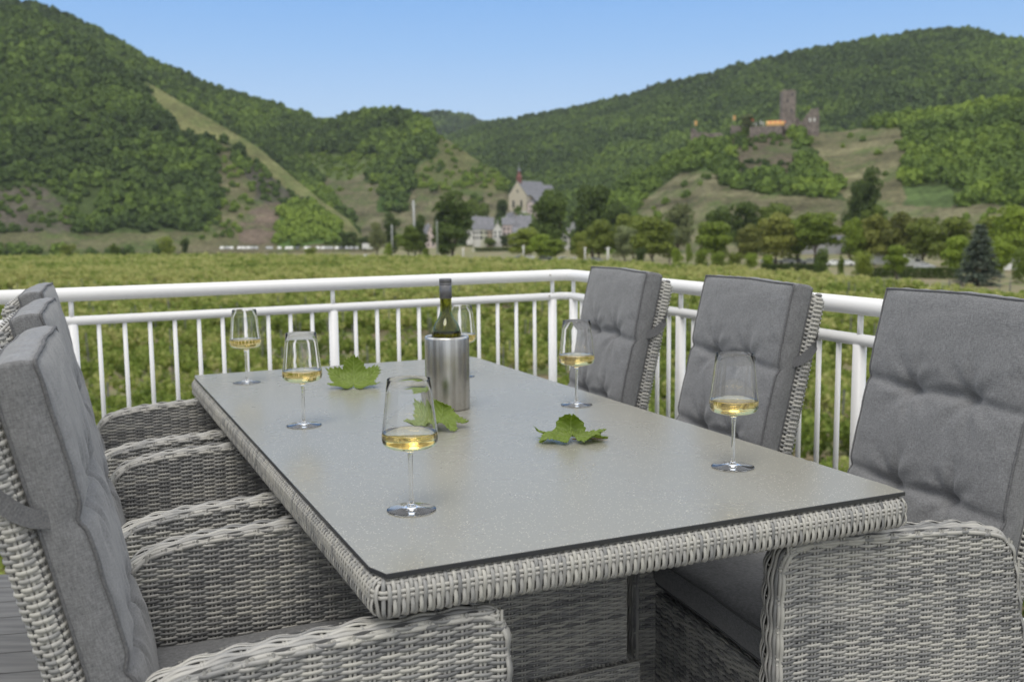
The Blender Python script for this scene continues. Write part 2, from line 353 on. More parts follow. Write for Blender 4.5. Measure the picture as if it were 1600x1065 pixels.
# ------------------------------------------------------------------ weaving
def strandV(P, Nn, w_, t_, K=6, tone=None):
    """P, Nn: (n,m,3). tape-like strands"""
    n, m, _ = P.shape
    T = nrm(np.gradient(P, axis=1)); S = nrm(np.cross(T, Nn)); B = nrm(np.cross(S, T))
    a = np.arange(K) * 2 * math.pi / K + math.pi / K
    V = P[:, :, None, :] + (w_ * np.cos(a))[None, None, :, None] * S[:, :, None, :] + (t_ * np.sin(a))[None, None, :, None] * B[:, :, None, :]
    F = gridF(m, K, wrap_m=True)
    F = (F[None] + (np.arange(n) * m * K)[:, None, None]).reshape(-1, 4)[:, ::-1]
    tn = np.repeat(tone[:, :, None], K, 2).ravel() if tone is not None else np.zeros(n * m * K)
    return V.reshape(-1, 3), F, tn
def tones(n, m, length, seed, lo=0.1, hi=0.95, corr=0.11):
    """strand shade: differs from strand to strand and drifts along it"""
    g = np.random.default_rng(seed); u = np.linspace(0, length / corr, m)[None, :] + g.random((n, 1)) * 100
    r = np.arange(n)[:, None] * 7.3 + np.zeros((1, m))
    t = 0.5 + 0.75 * vnoise(u, r, seed) + 0.22 * g.standard_normal((n, 1)) * 0.7
    # broad bands where light or dark strands gather
    t += 0.22 * vnoise(u * 0 + np.linspace(0, length / 0.055, m)[None, :], np.arange(n)[:, None] * 0.03 + np.zeros((1, m)), seed + 9)
    return np.clip(lo + (hi - lo) * t, 0, 1)
def wefts(mb, P, Nn, phase, w_, t_, amp, seed, length, K=6, row0=0, **kw):
    n = P.shape[0]
    c = np.cos(math.pi * (phase + (np.arange(n) + row0)[:, None]))
    off = amp * np.sign(c) * np.abs(c) ** 0.9
    g = np.random.default_rng(seed + 1); off = off * (1 + 0.12 * g.standard_normal((n, 1)))
    V, F, t = strandV(P + Nn * off[..., None], Nn, w_, t_, K, tones(n, P.shape[1], length, seed, **kw)); mb.add(V, F, t)
def stakes(mb, P, Nn, w_, t_, seed, tone=(0.45, 0.95), K=6):
    g = np.random.default_rng(seed); n, m = P.shape[:2]
    V, F, t = strandV(P, Nn, w_, t_, K, np.repeat(g.uniform(*tone, n)[:, None], m, 1)); mb.add(V, F, t)

ROW, PITCH_S = 0.0049, 0.0270
ARM_H = 0.672
_arm_pts = np.array([(0.320, 0.0), (0.320, 0.30), (0.320, 0.60), (0.314, 0.640), (0.296, 0.664), (0.265, 0.674), (0.10, 0.667), (-0.06, 0.660), (-0.12, 0.652),
                     (-0.168, 0.641), (-0.198, 0.618), (-0.213, 0.585), (-0.221, 0.54), (-0.230, 0.49), (-0.257, 0.37), (-0.297, 0.16), (-0.322, 0.0)])
def resample(P, n):
    d = np.r_[0, np.cumsum(np.linalg.norm(np.diff(P, axis=0), axis=1))]; s = np.linspace(0, d[-1], n)
    return np.stack([np.interp(s, d, P[:, i]) for i in range(P.shape[1])], 1), d[-1]
def smooth_path(P, it=2):
    P = np.asarray(P, float)
    for _ in range(it):
        Q = [P[0]]
        for i in range(len(P) - 1): Q += [0.75 * P[i] + 0.25 * P[i + 1], 0.25 * P[i] + 0.75 * P[i + 1]]
        P = np.array(Q + [P[-1]])
    return P
_arm_path = smooth_path(_arm_pts, 2)
_iT = int(np.argmax(_arm_path[:, 1]))
def arm_mesh(side):
    mb = MB(); X0 = 0.027
    path = _arm_path
    front = path[:_iT + 1]; back = path[_iT:]
    yf = lambda z: np.interp(z, front[:, 1], front[:, 0]); yb = lambda z: np.interp(z, back[::-1][:, 1], back[::-1][:, 0])
    top = lambda y: np.interp(y, [-0.2, -0.05, 0.10, 0.265, 0.32], [0.655, 0.659, 0.667, 0.674, 0.668])
    n = int(0.655 / ROW); v = (np.arange(n) + 0.5) / n; m = 150
    for sx in (1, -1):
        zr = v * 0.662
        y0 = yf(zr) - 0.004; y1 = yb(zr) + 0.006
        t = np.linspace(0, 1, m)[None, :]; Y = y0[:, None] * (1 - t) + y1[:, None] * t
        Z = v[:, None] * (top(Y) - 0.004)
        # rows sag gently towards the back rounding
        Z = Z + 0.0015 * vnoise(Y * 18, v[:, None] * 30, 3 + sx)
        edge = np.minimum(np.abs(Y - y0[:, None]), np.abs(Y - y1[:, None])); rnd = 0.006 * np.clip(1 - edge / 0.012, 0, 1) ** 2
        P = np.stack([np.full_like(Y, 0) + sx * (X0 - rnd), Y, Z], -1); Nn = np.broadcast_to([sx, 0, 0], P.shape)
        wefts(mb, P, Nn, Y / PITCH_S + 100, 0.0031, 0.0013, 0.0027, 11 + sx + side * 5, 0.6)
        ys = np.arange(-11, 12) * PITCH_S; PP = []
        for yk in ys:
            for d in (-0.0032, 0.0032):
                y = yk + d; ztop = np.interp(y, back[::-1][:, 0], back[::-1][:, 1]) if y < back[0, 0] else np.interp(y, front[::-1][:, 0][::1], front[::-1][:, 1]) if False else top(y)
                ztop = min(ztop, np.interp(y, np.sort(back[:, 0]), back[np.argsort(back[:, 0]), 1])) if y < back[0, 0] else ztop
                zz = np.linspace(0, ztop - 0.003, 10); PP.append(np.stack([np.full(10, sx * X0), np.full(10, y), zz], 1))
        PP = np.array(PP); stakes(mb, PP, np.broadcast_to([sx, 0, 0], PP.shape), 0.0025, 0.0018, 21 + sx)
    # rim strip over front, top and back edge: strands run along the path
    Pth, Lp = resample(path, 420); T = nrm(np.gradient(Pth, axis=0)); Nn2 = np.stack([T[:, 1], -T[:, 0]], 1)
    # outward normal
    cen = np.array([0.0, 0.3]); flip = np.sign(np.sum(Nn2 * (Pth - cen), 1)); Nn2 *= np.where(flip == 0, 1, flip)[:, None]
    nst = 9; phi = np.linspace(-78, 78, nst) * math.pi / 180; P = []; Nn = []
    for ph in phi:
        x = 0.0285 * math.sin(ph) * 1.02; o_ = -0.013 + 0.0135 * math.cos(ph)
        q = np.stack([np.full(len(Pth), x), Pth[:, 0] + Nn2[:, 0] * o_, Pth[:, 1] + Nn2[:, 1] * o_], 1)
        nn_ = np.stack([np.full(len(Pth), math.sin(ph)), Nn2[:, 0] * math.cos(ph), Nn2[:, 1] * math.cos(ph)], 1)
        P.append(q); Nn.append(nn_)
    P = np.array(P); Nn = nrm(np.array(Nn)); s = np.linspace(0, Lp, len(Pth))[None] / 0.027 + np.where(np.arange(nst)[:, None] < 5, 0, 1) - np.arange(nst)[:, None] - 0.10 * (np.arange(nst)[:, None] % 5)
    wefts(mb, P, Nn, s, 0.0040, 0.0015, 0.0021, 31 + side, Lp, corr=0.14, lo=0.25)
    # cross pairs under the rim
    ns = int(Lp / 0.027); PP = []; NN = []
    a = np.linspace(-82, 82, 9) * math.pi / 180
    for k in range(ns):
        for d in (-0.0032, 0.0032):
            sk = (k + 0.0) * 0.027 + d
            if sk < 0: continue
            i = min(int(sk / Lp * (len(Pth) - 1)), len(Pth) - 1); p = Pth[i]; nn_ = Nn2[i]
            o_ = -0.0148 + 0.0135 * np.cos(a)
            PP.append(np.stack([0.0285 * np.sin(a), p[0] + nn_[0] * o_, p[1] + nn_[1] * o_], 1)); NN.append(np.stack([np.sin(a), nn_[0] * np.cos(a), nn_[1] * np.cos(a)], 1))
    stakes(mb, np.array(PP), nrm(np.array(NN)), 0.0021, 0.0016, 41)
    me = mb
    return mb
def core_prism(path2, x0, x1, mb):
    """solid slab with outline path2 (y,z) between x0 and x1"""
    n = len(path2); c = path2.mean(0)
    V = [(x, p[0], p[1]) for x in (x0, x1) for p in path2] + [(x0, *c), (x1, *c)]
    j = np.arange(n); k = (j + 1) % n
    mb.F4.append(np.stack([j, k, k + n, j + n], 1) + mb.n)
    mb.F3.append(np.concatenate([np.stack([k, j, np.full(n, 2 * n)], 1), np.stack([j + n, k + n, np.full(n, 2 * n + 1)], 1)]) + mb.n)
    mb.V.append(np.array(V, float)); mb.A.append(np.zeros(len(V))); mb.n += len(V)

def two_mat(mb_w, mb_c, name, parent):
    """weave plus its dark core in one mesh"""
    F = []; nW = sum(len(f) for f in mb_w.F4)
    V = np.concatenate(mb_w.V + mb_c.V); A = np.concatenate(mb_w.A + mb_c.A)
    Fs = [np.concatenate(mb_w.F4)]; mi = [np.zeros(nW, int)]
    if mb_c.F4: f = np.concatenate(mb_c.F4) + mb_w.n; Fs.append(f); mi.append(np.ones(len(f), int))
    if mb_c.F3: f = np.concatenate(mb_c.F3) + mb_w.n; Fs.append(f); mi.append(np.ones(len(f), int))
    return mesh(name, V, Fs, None, parent, True, {'tone': A}, mats=[m_wick, m_core], midx=np.concatenate(mi))

def panel(mb, P0, ex, ey, nrm_, W_, H_, seed, row=ROW, pitch=PITCH_S, dark=0.0, lo=0.1, hi=0.95):
    """flat woven panel: origin, axes, size"""
    P0, ex, ey, nrm_ = map(lambda a: np.asarray(a, float), (P0, ex, ey, nrm_))
    n = max(2, int(H_ / row)); m = max(8, int(W_ / pitch * 6)); v = (np.arange(n) + .5) / n * H_; u = np.linspace(0, W_, m)
    P = P0 + ex * u[None, :, None] + ey * v[:, None, None]; Nn = np.broadcast_to(nrm_, P.shape)
    wefts(mb, P, Nn, np.broadcast_to(u / pitch, (n, m)), row * 0.63, 0.0013, 0.0026, seed, W_, lo=lo, hi=hi)
    us = np.arange(0, W_ + pitch * .5, pitch); PP = []
    for uk in us:
        for d in (-0.0032, 0.0032):
            uu = min(max(uk + d, 0), W_); PP.append(P0 + ex * uu + ey * np.linspace(0, H_, 8)[:, None])
    PP = np.array(PP); stakes(mb, PP, np.broadcast_to(nrm_, PP.shape), 0.0024, 0.0017, seed + 3)

def rloop(hx, hy, r, n):
    """rounded rectangle loop, returns points, normals"""
    pts = []
    for cx, cy, a0 in ((hx - r, hy - r, 0), (-(hx - r), hy - r, 90), (-(hx - r), -(hy - r), 180), (hx - r, -(hy - r), 270)):
        for a in np.linspace(a0, a0 + 90, 12): pts.append((cx + r * math.cos(math.radians(a)), cy + r * math.sin(math.radians(a))))
    pts.append(pts[0]); P, L = resample(np.array(pts), n); T = nrm(np.gradient(P, axis=0)); T[0] = T[-1] = nrm(P[1] - P[-2]); return P, np.stack([T[:, 1], -T[:, 0]], 1), L

# ------------------------------------------------------------------ cushions
def cushion(hw, L, th, tufts, seed, nx=64, nz=90, puff=0.012):
    """box cushion standing in local x (width), z (0..L), front towards +y; returns verts, faces, seam loops"""
    x = np.linspace(-1, 1, nx); z = np.linspace(0, 1, nz); X, Z = np.meshgrid(x, z)
    ex = 1 - np.abs(X) ** 6; ez = 1 - np.abs(2 * Z - 1) ** 10
    D = puff * np.clip(ex, 0, 1) ** .6 * np.clip(ez, 0, 1) ** .6
    xs = X * hw; zs = Z * L
    rows_ = sorted(set(t[1] for t in tufts))
    for tx, tz in tufts:
        d = np.hypot((xs - tx), (zs - tz)); D -= 0.020 * np.exp(-(d / 0.020) ** 2) + 0.006 * np.exp(-(d / 0.055) ** 2)
        # folds fanning out of the tuft
        ang = np.arctan2(zs - tz, xs - tx); D += 0.0034 * np.cos(ang * 7 + tx * 30) * np.exp(-((d - 0.045) / 0.04) ** 2)
        D -= 0.004 * np.exp(-((xs - tx - 0.010 * np.sin(zs * 20)) / 0.006) ** 2) * np.exp(-((zs - tz - 0.035) / 0.05) ** 2)
    for tz in rows_:
        zz = zs - tz - 0.006 * np.sin(xs * 22 + seed)
        D -= (0.015 * np.exp(-(zz / 0.010) ** 2) + 0.006 * np.exp(-(zz / 0.035) ** 2)) * (0.45 + 0.55 * np.exp(-(xs / (hw * .62)) ** 4))
    D += 0.0030 * fbm(xs * 14, zs * 9, 3, seed) + 0.0016 * fbm(xs * 10 + zs * 16, zs * 30, 3, seed + 5)
    # puckers where the seam gathers the cloth
    sid = np.clip((np.abs(X) - 0.72) / 0.28, 0, 1); D += 0.0045 * sid * np.sin(math.pi * sid) * fbm(zs * 34, xs * 4, 2, seed + 8)
    sag = 0.004 * vnoise(xs * 6, zs * 0 + seed, 2) * Z
    front = np.stack([xs, th + D, zs + sag], -1).reshape(-1, 3)
    # perimeter ring order
    idx = np.arange(nx * nz).reshape(nz, nx)
    per = np.concatenate([idx[0, :-1], idx[:-1, -1], idx[-1, :0:-1], idx[:0:-1, 0]])
    pc = front[per]; nper = len(per)
    outw = np.stack([np.sign(pc[:, 0]) * (np.abs(pc[:, 0]) > hw - 1e-6), 0 * pc[:, 0], np.where(pc[:, 2] < 1e-3, -1., 0) + np.where(pc[:, 2] > L - 0.012, 1., 0)], 1)
    Vs = [front]; F = [gridF(nz, nx)]; prev = per; off = nx * nz; sarc = np.cumsum(np.r_[0, np.linalg.norm(np.diff(pc, axis=0), axis=1)])
    K = 8
    for k in range(1, K + 1):
        t = k / K; b = 0.007 * math.sin(math.pi * t) + 0.0015 * np.sin(math.pi * t) * vnoise(sarc * 45, sarc * 0 + k * .6, seed + 3)
        ring = pc.copy(); ring[:, 1] = pc[:, 1] * (1 - t); ring = ring + outw * np.reshape(b, (-1, 1)) * np.ones((nper, 1))
        cur = off + np.arange(nper); Vs.append(ring); j = np.arange(nper); j2 = (j + 1) % nper
        F.append(np.stack([prev[j2], prev[j], cur[j], cur[j2]], 1)); prev = cur; off += nper; last = ring
    # back face
    cidx = off; Vs.append(np.array([[0, -0.002, L / 2]])); j = np.arange(nper)
    T3 = np.stack([prev[(j + 1) % nper], prev[j], np.full(nper, cidx)], 1)
    return np.concatenate(Vs), [np.concatenate(F), T3], pc, last
def closed_tube(P, r, K=8):
    P = np.asarray(P); T = nrm(np.roll(P, -1, 0) - np.roll(P, 1, 0)); Nn = nrm(np.cross(T, [0, 1., 0])); B = np.cross(T, Nn)
    a = np.arange(K) * 2 * math.pi / K; V = P[:, None] + r * (np.cos(a)[None, :, None] * Nn[:, None] + np.sin(a)[None, :, None] * B[:, None])
    return V.reshape(-1, 3), gridF(len(P), K, True, True)

LEAN = math.radians(12.5)
def back_frame_mat(dy):
    return Matrix.Translation((0, -0.28 + dy, 0.43)) @ Matrix.Rotation(LEAN, 4, 'X')

def make_chair():
    root = empty('wicker_armchair')
    for side in (1, -1):
        mbc = MB(); q = smooth_path(_arm_pts, 1); c = q.mean(0); q2 = c + (q - c) * [0.965, 0.985]
        core_prism(q2, -0.0235, 0.0235, mbc)
        o = two_mat(arm_mesh(side), mbc, 'armrest', root); o.location = (side * 0.276, 0, 0)
    # woven front apron and rear apron under the seat
    mbw = MB(); mbc = MB()
    panel(mbw, (-0.247, 0.262, 0.0), (1, 0, 0), (0, 0, 1), (0, 1, 0), 0.494, 0.375, 51, lo=0.05)
    V, F = box((-0.247, 0.22, 0.0), (0.247, 0.257, 0.37)); mbc.add(V, F)
    panel(mbw, (0.247, -0.262, 0.03), (-1, 0, 0), (0, 0, 1), (0, -1, 0), 0.494, 0.32, 53)
    V, F = box((-0.247, -0.257, 0.03), (0.247, -0.22, 0.34)); mbc.add(V, F)
    panel(mbw, (-0.247, -0.21, 0.377), (1, 0, 0), (0, 1, 0), (0, 0, 1), 0.494, 0.475, 52, row=0.008, lo=0.05)
    V, F = box((-0.247, -0.22, 0.30), (0.247, 0.257, 0.371)); mbc.add(V, F)
    # rounded nose along the front edge of the seat
    a = np.linspace(-20, 110, 5) * math.pi / 180; xx = np.linspace(-0.245, 0.245, 120)
    P = np.array([np.stack([xx, np.full_like(xx, 0.252 + 0.012 * math.cos(t)), np.full_like(xx, 0.368 + 0.012 * math.sin(t))], 1) for t in a])
    Nn = np.array([np.broadcast_to([0, math.cos(t), math.sin(t)], (120, 3)) for t in a]); wefts(mbw, P, Nn, np.broadcast_to(xx / PITCH_S, (5, 120)), 0.0032, 0.0014, 0.0022, 57, 0.5)
    two_mat(mbw, mbc, 'seat_base', root)
    # reclining wicker back
    bk = MB(); bc = MB(); HX, HY, Lb = 0.238, 0.021, 0.600; rowb = 0.0057
    nS = 38; n = int(Lb / rowb); m = nS * 6 + 1; P = []; Nn = []
    for i in range(n + 3):
        z = (i + .5) * rowb; k = 1.0; dz = 0
        if i >= n - 2: tt = (i - (n - 3)) / 5.0; k = math.cos(tt * math.pi / 2 * 0.8); dz = -0.0012 * (i - n + 2)
        loop, nl, Lp = rloop(HX - (1 - k) * 0.012, max(HY * k, 0.004), max(HY * k, 0.004) * 0.98, m)
        P.append(np.column_stack([loop, np.full(m, z + dz)])); q = np.column_stack([nl, np.full(m, (1 - k) * 1.2)]); Nn.append(nrm(q))
    P = np.array(P); Nn = np.array(Nn); s = np.broadcast_to(np.linspace(0, nS, m), P.shape[:2])
    wefts(bk, P, Nn, s, 0.0036, 0.0017, 0.0031, 61, Lp, lo=0.35, hi=1.0)
    loop, nl, Lp = rloop(HX, HY, HY * .98, nS + 1); PP = []; NN = []
    Tn = np.column_stack([-nl[:, 1], nl[:, 0]])
    for k in range(nS):
        for d in (-0.003, 0.003):
            p = loop[k] + Tn[k] * d; PP.append(np.column_stack([np.repeat(p[None], 12, 0), np.linspace(0, Lb - 0.004, 12)])); NN.append(np.broadcast_to([nl[k][0], nl[k][1], 0], (12, 3)))
    stakes(bk, np.array(PP), np.array(NN, float), 0.0025, 0.002, 63)
    # braid along the top edge
    xx = np.linspace(-HX + 0.004, HX - 0.004, 200)
    for j, (dy, dz) in enumerate(((-0.012, -0.004), (-0.005, 0.002), (0.005, 0.002), (0.012, -0.004))):
        zz = Lb + dz - 0.010 * np.clip((np.abs(xx) - (HX - 0.03)) / 0.03, 0, 1) ** 2
        P = np.column_stack([xx, np.full_like(xx, dy), zz])[None]; Nn = np.broadcast_to(nrm(np.array([0, dy * 40, 1.0])), P.shape)
        wefts(bk, P, Nn, (xx / 0.024 + 0.5 * j)[None], 0.0048, 0.0022, 0.003, 70 + j, 0.48, lo=0.4, hi=1.0)
    V, F = box((-HX + 0.004, -HY + 0.0045, 0.0), (HX - 0.004, HY - 0.0045, Lb - 0.012)); bc.add(V, F)
    o = two_mat(bk, bc, 'backrest', root); o.matrix_local = back_frame_mat(0)
    # back cushion
    tufts = [(-0.085, 0.17), (0.085, 0.17), (-0.085, 0.385), (0.085, 0.385)]
    V, F, s1, s2 = cushion(0.232, 0.602, 0.056, tufts, 3)
    c = mesh('back_cushion', V, F, m_fab, root); c.matrix_local = back_frame_mat(0) @ Matrix.Translation((0, HY + 0.0045, 0.02))
    V, F_ = closed_tube(s1 + [0, 0.001, 0], 0.0028); V2, F2 = closed_tube(s2 + [0, 0.002, 0], 0.0028)
    mb = MB(); mb.add(V, F_); mb.add(V2, F2); mb.build('piping', m_pipe, c)
    # strap: leaves the cushion's side, runs round the back
    def band(pts, wv, name, par):
        pts = smooth_path(np.array(pts, float), 3); n = len(pts); T = nrm(np.gradient(pts, axis=0)); wv = nrm(np.array(wv, float))
        S = nrm(wv - T * (T @ wv)[:, None]); B = np.cross(T, S); V = []
        for a, b in ((-.012, -.0006), (.012, -.0006), (.012, .0006), (-.012, .0006)): V.append(pts + S * a + B * b)
        V = np.stack(V, 1).reshape(-1, 3); return mesh(name, V, gridF(n, 4, wrap_m=True), m_strap, par, False)
    zc = 0.40
    band([(0.234, 0.03, zc), (0.241, 0.0, zc + 0.01), (0.2465, -0.022, zc + 0.035), (0.243, -0.045, zc + 0.075), (0.18, -0.040, zc + 0.105), (0, -0.034, zc + 0.115),
          (-0.18, -0.040, zc + 0.105), (-0.243, -0.045, zc + 0.075), (-0.2465, -0.022, zc + 0.035), (-0.241, 0.0, zc + 0.01), (-0.234, 0.03, zc)], (0, 0, 1), 'strap', c)
    # seat cushion
    V, F, s1, s2 = cushion(0.238, 0.485, 0.058, [], 5, nx=48, nz=48, puff=0.014)
    T = np.array([[1, 0, 0], [0, 0, 1], [0, 1, 0]], float)           # lay flat: y->z, z->y
    V = V @ T.T; s1 = s1 @ T.T; s2 = s2 @ T.T; F = [f[:, ::-1] for f in F]
    c = mesh('seat_cushion', V, F, m_fab, root); c.location = (0, -0.215, 0.408)
    mb = MB()
    for sL in (s1, s2):
        T_ = nrm(np.roll(sL, -1, 0) - np.roll(sL, 1, 0)); Nn = nrm(np.cross(T_, [0, 0, 1.])); B = np.cross(T_, Nn); a = np.arange(8) * math.pi / 4
        Vt = (sL[:, None] + 0.0028 * (np.cos(a)[None, :, None] * Nn[:, None] + np.sin(a)[None, :, None] * B[:, None])).reshape(-1, 3); mb.add(Vt, gridF(len(sL), 8, True, True))
    mb.build('piping', m_pipe, c)
    return root
def copy_tree(o, parent=None):
    c = o.copy(); sc.collection.objects.link(c)
    if parent: c.parent = parent
    for ch in list(o.children): copy_tree(ch, c)
    return c
chair0 = make_chair(); D_ = math.radians
spots = [  # a, b, side (+1 faces +V), skew, back shift, label
    (1.680, -0.100, 1, 2.6, 0.045, 'wicker armchair in the lower left corner, its back cushion seen from the side'),
    (0.945, -0.088, 1, 2.6, 0.03, 'middle wicker armchair of the left-hand row'),
    (0.235, -0.095, 1, 2.6, 0.03, 'wicker armchair at the railing end of the left-hand row, mostly hidden'),
    (1.672, 1.068, -1, 5.0, 0.0, 'wicker armchair on the right with its whole woven armrest side turned to view'),
    (0.960, 1.055, -1, 6.6, 0.012, 'middle armchair of the right-hand row, behind the wine glass at the table edge'),
    (0.240, 1.055, -1, 6.3, 0.005, 'wicker armchair in front of the corner of the white railing'),
]
for i, (a, b, sd_, sk, dy, lab) in enumerate(spots):
    c = chair0 if i == 0 else copy_tree(chair0)
    hd = nrm((Vv * math.cos(D_(sk)) + U * math.sin(D_(sk))) * sd_); p = TP(a, b)
    c.location = p; c.rotation_euler = (0, 0, math.atan2(hd[1], hd[0]) - math.pi / 2)
    tag(c, lab, 'armchair', 'grey wicker armchairs round the table')
    c['_dy'] = dy
for c in [o for o in sc.objects if '_dy' in o]:
    dy = c['_dy']; del c['_dy']
    for ch in c.children:
        if ch.name.startswith(('backrest', 'back_cushion')): ch.location.y = (-0.28 if ch.name.startswith('backrest') else ch.location.y - (-0.28) - 0.28) + dy

# ------------------------------------------------------------------ table
def make_table():
    LT, WT = 2.004, 0.953; yaw = math.atan2(U[1], U[0])
    root = empty('dining_table', TP(LT / 2, WT / 2), yaw)
    tag(root, 'long rectangular table with speckled grey glass top on a grey woven wicker frame', 'table')
    hx, hy = LT / 2, WT / 2
    # glass top: slab with small bevel
    def slab(hx, hy, z0, z1, r, bev):
        loops = []
        for z, ins in ((z0, bev), (z0 + bev, 0), (z1 - bev, 0), (z1, bev)):
            p, _, _ = rloop(hx - ins, hy - ins, 0.005, 121); loops.append(np.column_stack([p[:-1], np.full(120, z)]))
        V = np.concatenate(loops); F = gridF(4, 120, wrap_m=True)
        V = np.concatenate([V, [[0, 0, z0], [0, 0, z1]]]); j = np.arange(120); j2 = (j + 1) % 120
        T = np.concatenate([np.stack([j2, j, np.full(120, 480)], 1), np.stack([360 + j, 360 + j2, np.full(120, 481)], 1)])
        return V, F, T
    V, F, T = slab(hx, hy, 0.7425, 0.75, 0.006, 0.0008)
    mi = np.concatenate([np.ones(len(F), int), np.zeros(len(T), int)])
    o = mesh('glass_top', V, [F, T], None, root, False, mats=[m_top, m_tedge], midx=mi)
    # woven beam: strands wrap across the profile, perimeter path with rounded corners
    mb = MB(); mc = MB(); gx, gy = hx - 0.003, hy - 0.003
    prof = smooth_path([(-0.060, 0.739), (-0.012, 0.740), (0.004, 0.735), (0.007, 0.726), (0.008, 0.700), (0.005, 0.690), (-0.008, 0.686), (-0.055, 0.687)], 2)   # outward, z
    pr, Lp = resample(prof, 26); tp = nrm(np.gradient(pr, axis=0)); npf = np.stack([-tp[:, 1], tp[:, 0]], 1)
    if npf[len(npf) // 2, 0] < 0: npf = -npf
    n = 930; loop, nl, Lq = rloop(gx, gy, 0.012, n + 1); loop = loop[:-1]; nl = nl[:-1]
    P = np.zeros((n, 26, 3)); Nn = np.zeros((n, 26, 3))
    P[:, :, :2] = loop[:, None, :] + nl[:, None, :] * pr[None, :, 0, None]; P[:, :, 2] = pr[None, :, 1]
    Nn[:, :, :2] = nl[:, None, :] * npf[None, :, 0, None]; Nn[:, :, 2] = npf[None, :, 1]
    sp = np.linspace(0, Lp, 26) / 0.0215 + 0.35
    wefts(mb, P, nrm(Nn), np.broadcast_to(sp, (n, 26)), 0.0033, 0.0014, 0.0020, 81, Lp, lo=0.35, hi=1.0, corr=0.3)
    lp, nl2, _ = rloop(gx, gy, 0.012, 500)
    PP = []; NN = []
    for k in range(-1, 5):
        for d in (-0.0035, 0.0035):
            s = (k - 0.35 + 0.0) * 0.0215 + d
            if s < 0 or s > Lp: continue
            q = np.array([np.interp(s, np.linspace(0, Lp, 26), pr[:, i]) for i in (0, 1)]); g = np.array([np.interp(s, np.linspace(0, Lp, 26), npf[:, i]) for i in (0, 1)])
            PP.append(np.column_stack([lp + nl2 * q[0], np.full(500, q[1])])); NN.append(np.column_stack([nl2 * g[0], np.full(500, g[1])]))
    stakes(mb, np.array(PP), nrm(np.array(NN)), 0.0030, 0.0016, 83, tone=(0.5, 0.9))
    # core ring
    ring = np.array([(-0.06, 0.7365), (-0.012, 0.737), (0.003, 0.730), (0.004, 0.702), (-0.004, 0.692), (-0.06, 0.691)])
    lp, nl3, _ = rloop(gx, gy, 0.012, 121); lp = lp[:-1]; nl3 = nl3[:-1]
    V = np.zeros((6, 120, 3)); V[:, :, :2] = lp[None] + nl3[None] * ring[:, None, None, 0]; V[:, :, 2] = ring[:, 1][:, None]
    mc.add(V.reshape(-1, 3), gridF(6, 120, True, True))
    V, F = box((-hx + 0.06, -hy + 0.06, 0.700), (hx - 0.06, hy - 0.06, 0.7365)); mc.add(V, F)
    two_mat(mb, mc, 'woven_frame', root)
    # pedestal: woven body on a wider woven plinth
    mb = MB(); mc = MB()
    def wbox(x0, x1, y0, y1, z0, z1, seed):
        panel(mb, (x1, y0, z0), (0, 1, 0), (0, 0, 1), (1, 0, 0), y1 - y0, z1 - z0, seed); panel(mb, (x0, y1, z0), (0, -1, 0), (0, 0, 1), (-1, 0, 0), y1 - y0, z1 - z0, seed + 1)
        panel(mb, (x0, y0, z0), (1, 0, 0), (0, 0, 1), (0, -1, 0), x1 - x0, z1 - z0, seed + 2); panel(mb, (x1, y1, z0), (-1, 0, 0), (0, 0, 1), (0, 1, 0), x1 - x0, z1 - z0, seed + 3)
        V, F = box((x0 + .005, y0 + .005, z0), (x1 - .005, y1 - .005, z1)); mc.add(V, F)
    wbox(-0.52, 0.52, -0.20, 0.20, 0.30, 0.70, 91)
    two_mat(mb, mc, 'pedestal', root)
    mb = MB(); mc = MB(); wbox(-0.54, 0.54, -0.22, 0.22, 0.0, 0.30, 95)
    panel(mb, (-0.54, -0.22, 0.302), (1, 0, 0), (0, 1, 0), (0, 0, 1), 1.08, 0.44, 99)
    two_mat(mb, mc, 'plinth', root)
make_table()

# ------------------------------------------------------------------ glasses, cooler, bottle
def make_glass():
    Rb, H = 0.0462, 0.219
    outer = [(0.0, 0.0), (0.0385, 0.0), (0.0405, 0.0006), (0.0408, 0.0012), (0.0400, 0.0019), (0.030, 0.0030), (0.018, 0.0045), (0.008, 0.0068), (0.0050, 0.0100), (0.0040, 0.015), (0.0036, 0.030), (0.0035, 0.060), (0.0038, 0.080), (0.0044, 0.092), (0.0056, 0.0985), (0.0085, 0.1015),
             (0.018, 0.1030), (0.030, 0.1050), (0.0385, 0.1075), (0.0432, 0.1110), (0.0456, 0.1160), (Rb, 0.1215), (0.0460, 0.127), (0.0448, 0.137), (0.0352, H - 0.0006), (0.0350, H)]
    inner = [(0.0346, H), (0.0343, H - 0.0006), (0.0438, 0.137), (0.0450, 0.127), (0.0451, 0.1215), (0.0444, 0.1170), (0.0420, 0.1125), (0.0375, 0.1094), (0.029, 0.1070), (0.017, 0.1052), (0.008, 0.1042), (0.0, 0.1038)]
    V, F = lathe(smooth_path(outer + inner, 1), 72)
    g = mesh('wine_glass', V, F, m_glass)
    zt = 0.1315; ri = lambda z: np.interp(z, [p[1] for p in inner[::-1]], [p[0] for p in inner[::-1]])
    wp = [(0.0, 0.1040)] + [(ri(z) + 0.0002, z) for z in (0.1042, 0.1052, 0.1070, 0.1094, 0.1125, 0.1170, 0.1215, 0.127, 0.1300, zt)] + [(ri(zt) - 0.0008, zt - 0.0004), (ri(zt) - 0.002, zt - 0.0006), (0.0, zt - 0.0006)]
    V, F = lathe(wp, 72); mesh('wine', V, F, m_wine, g)
    return g
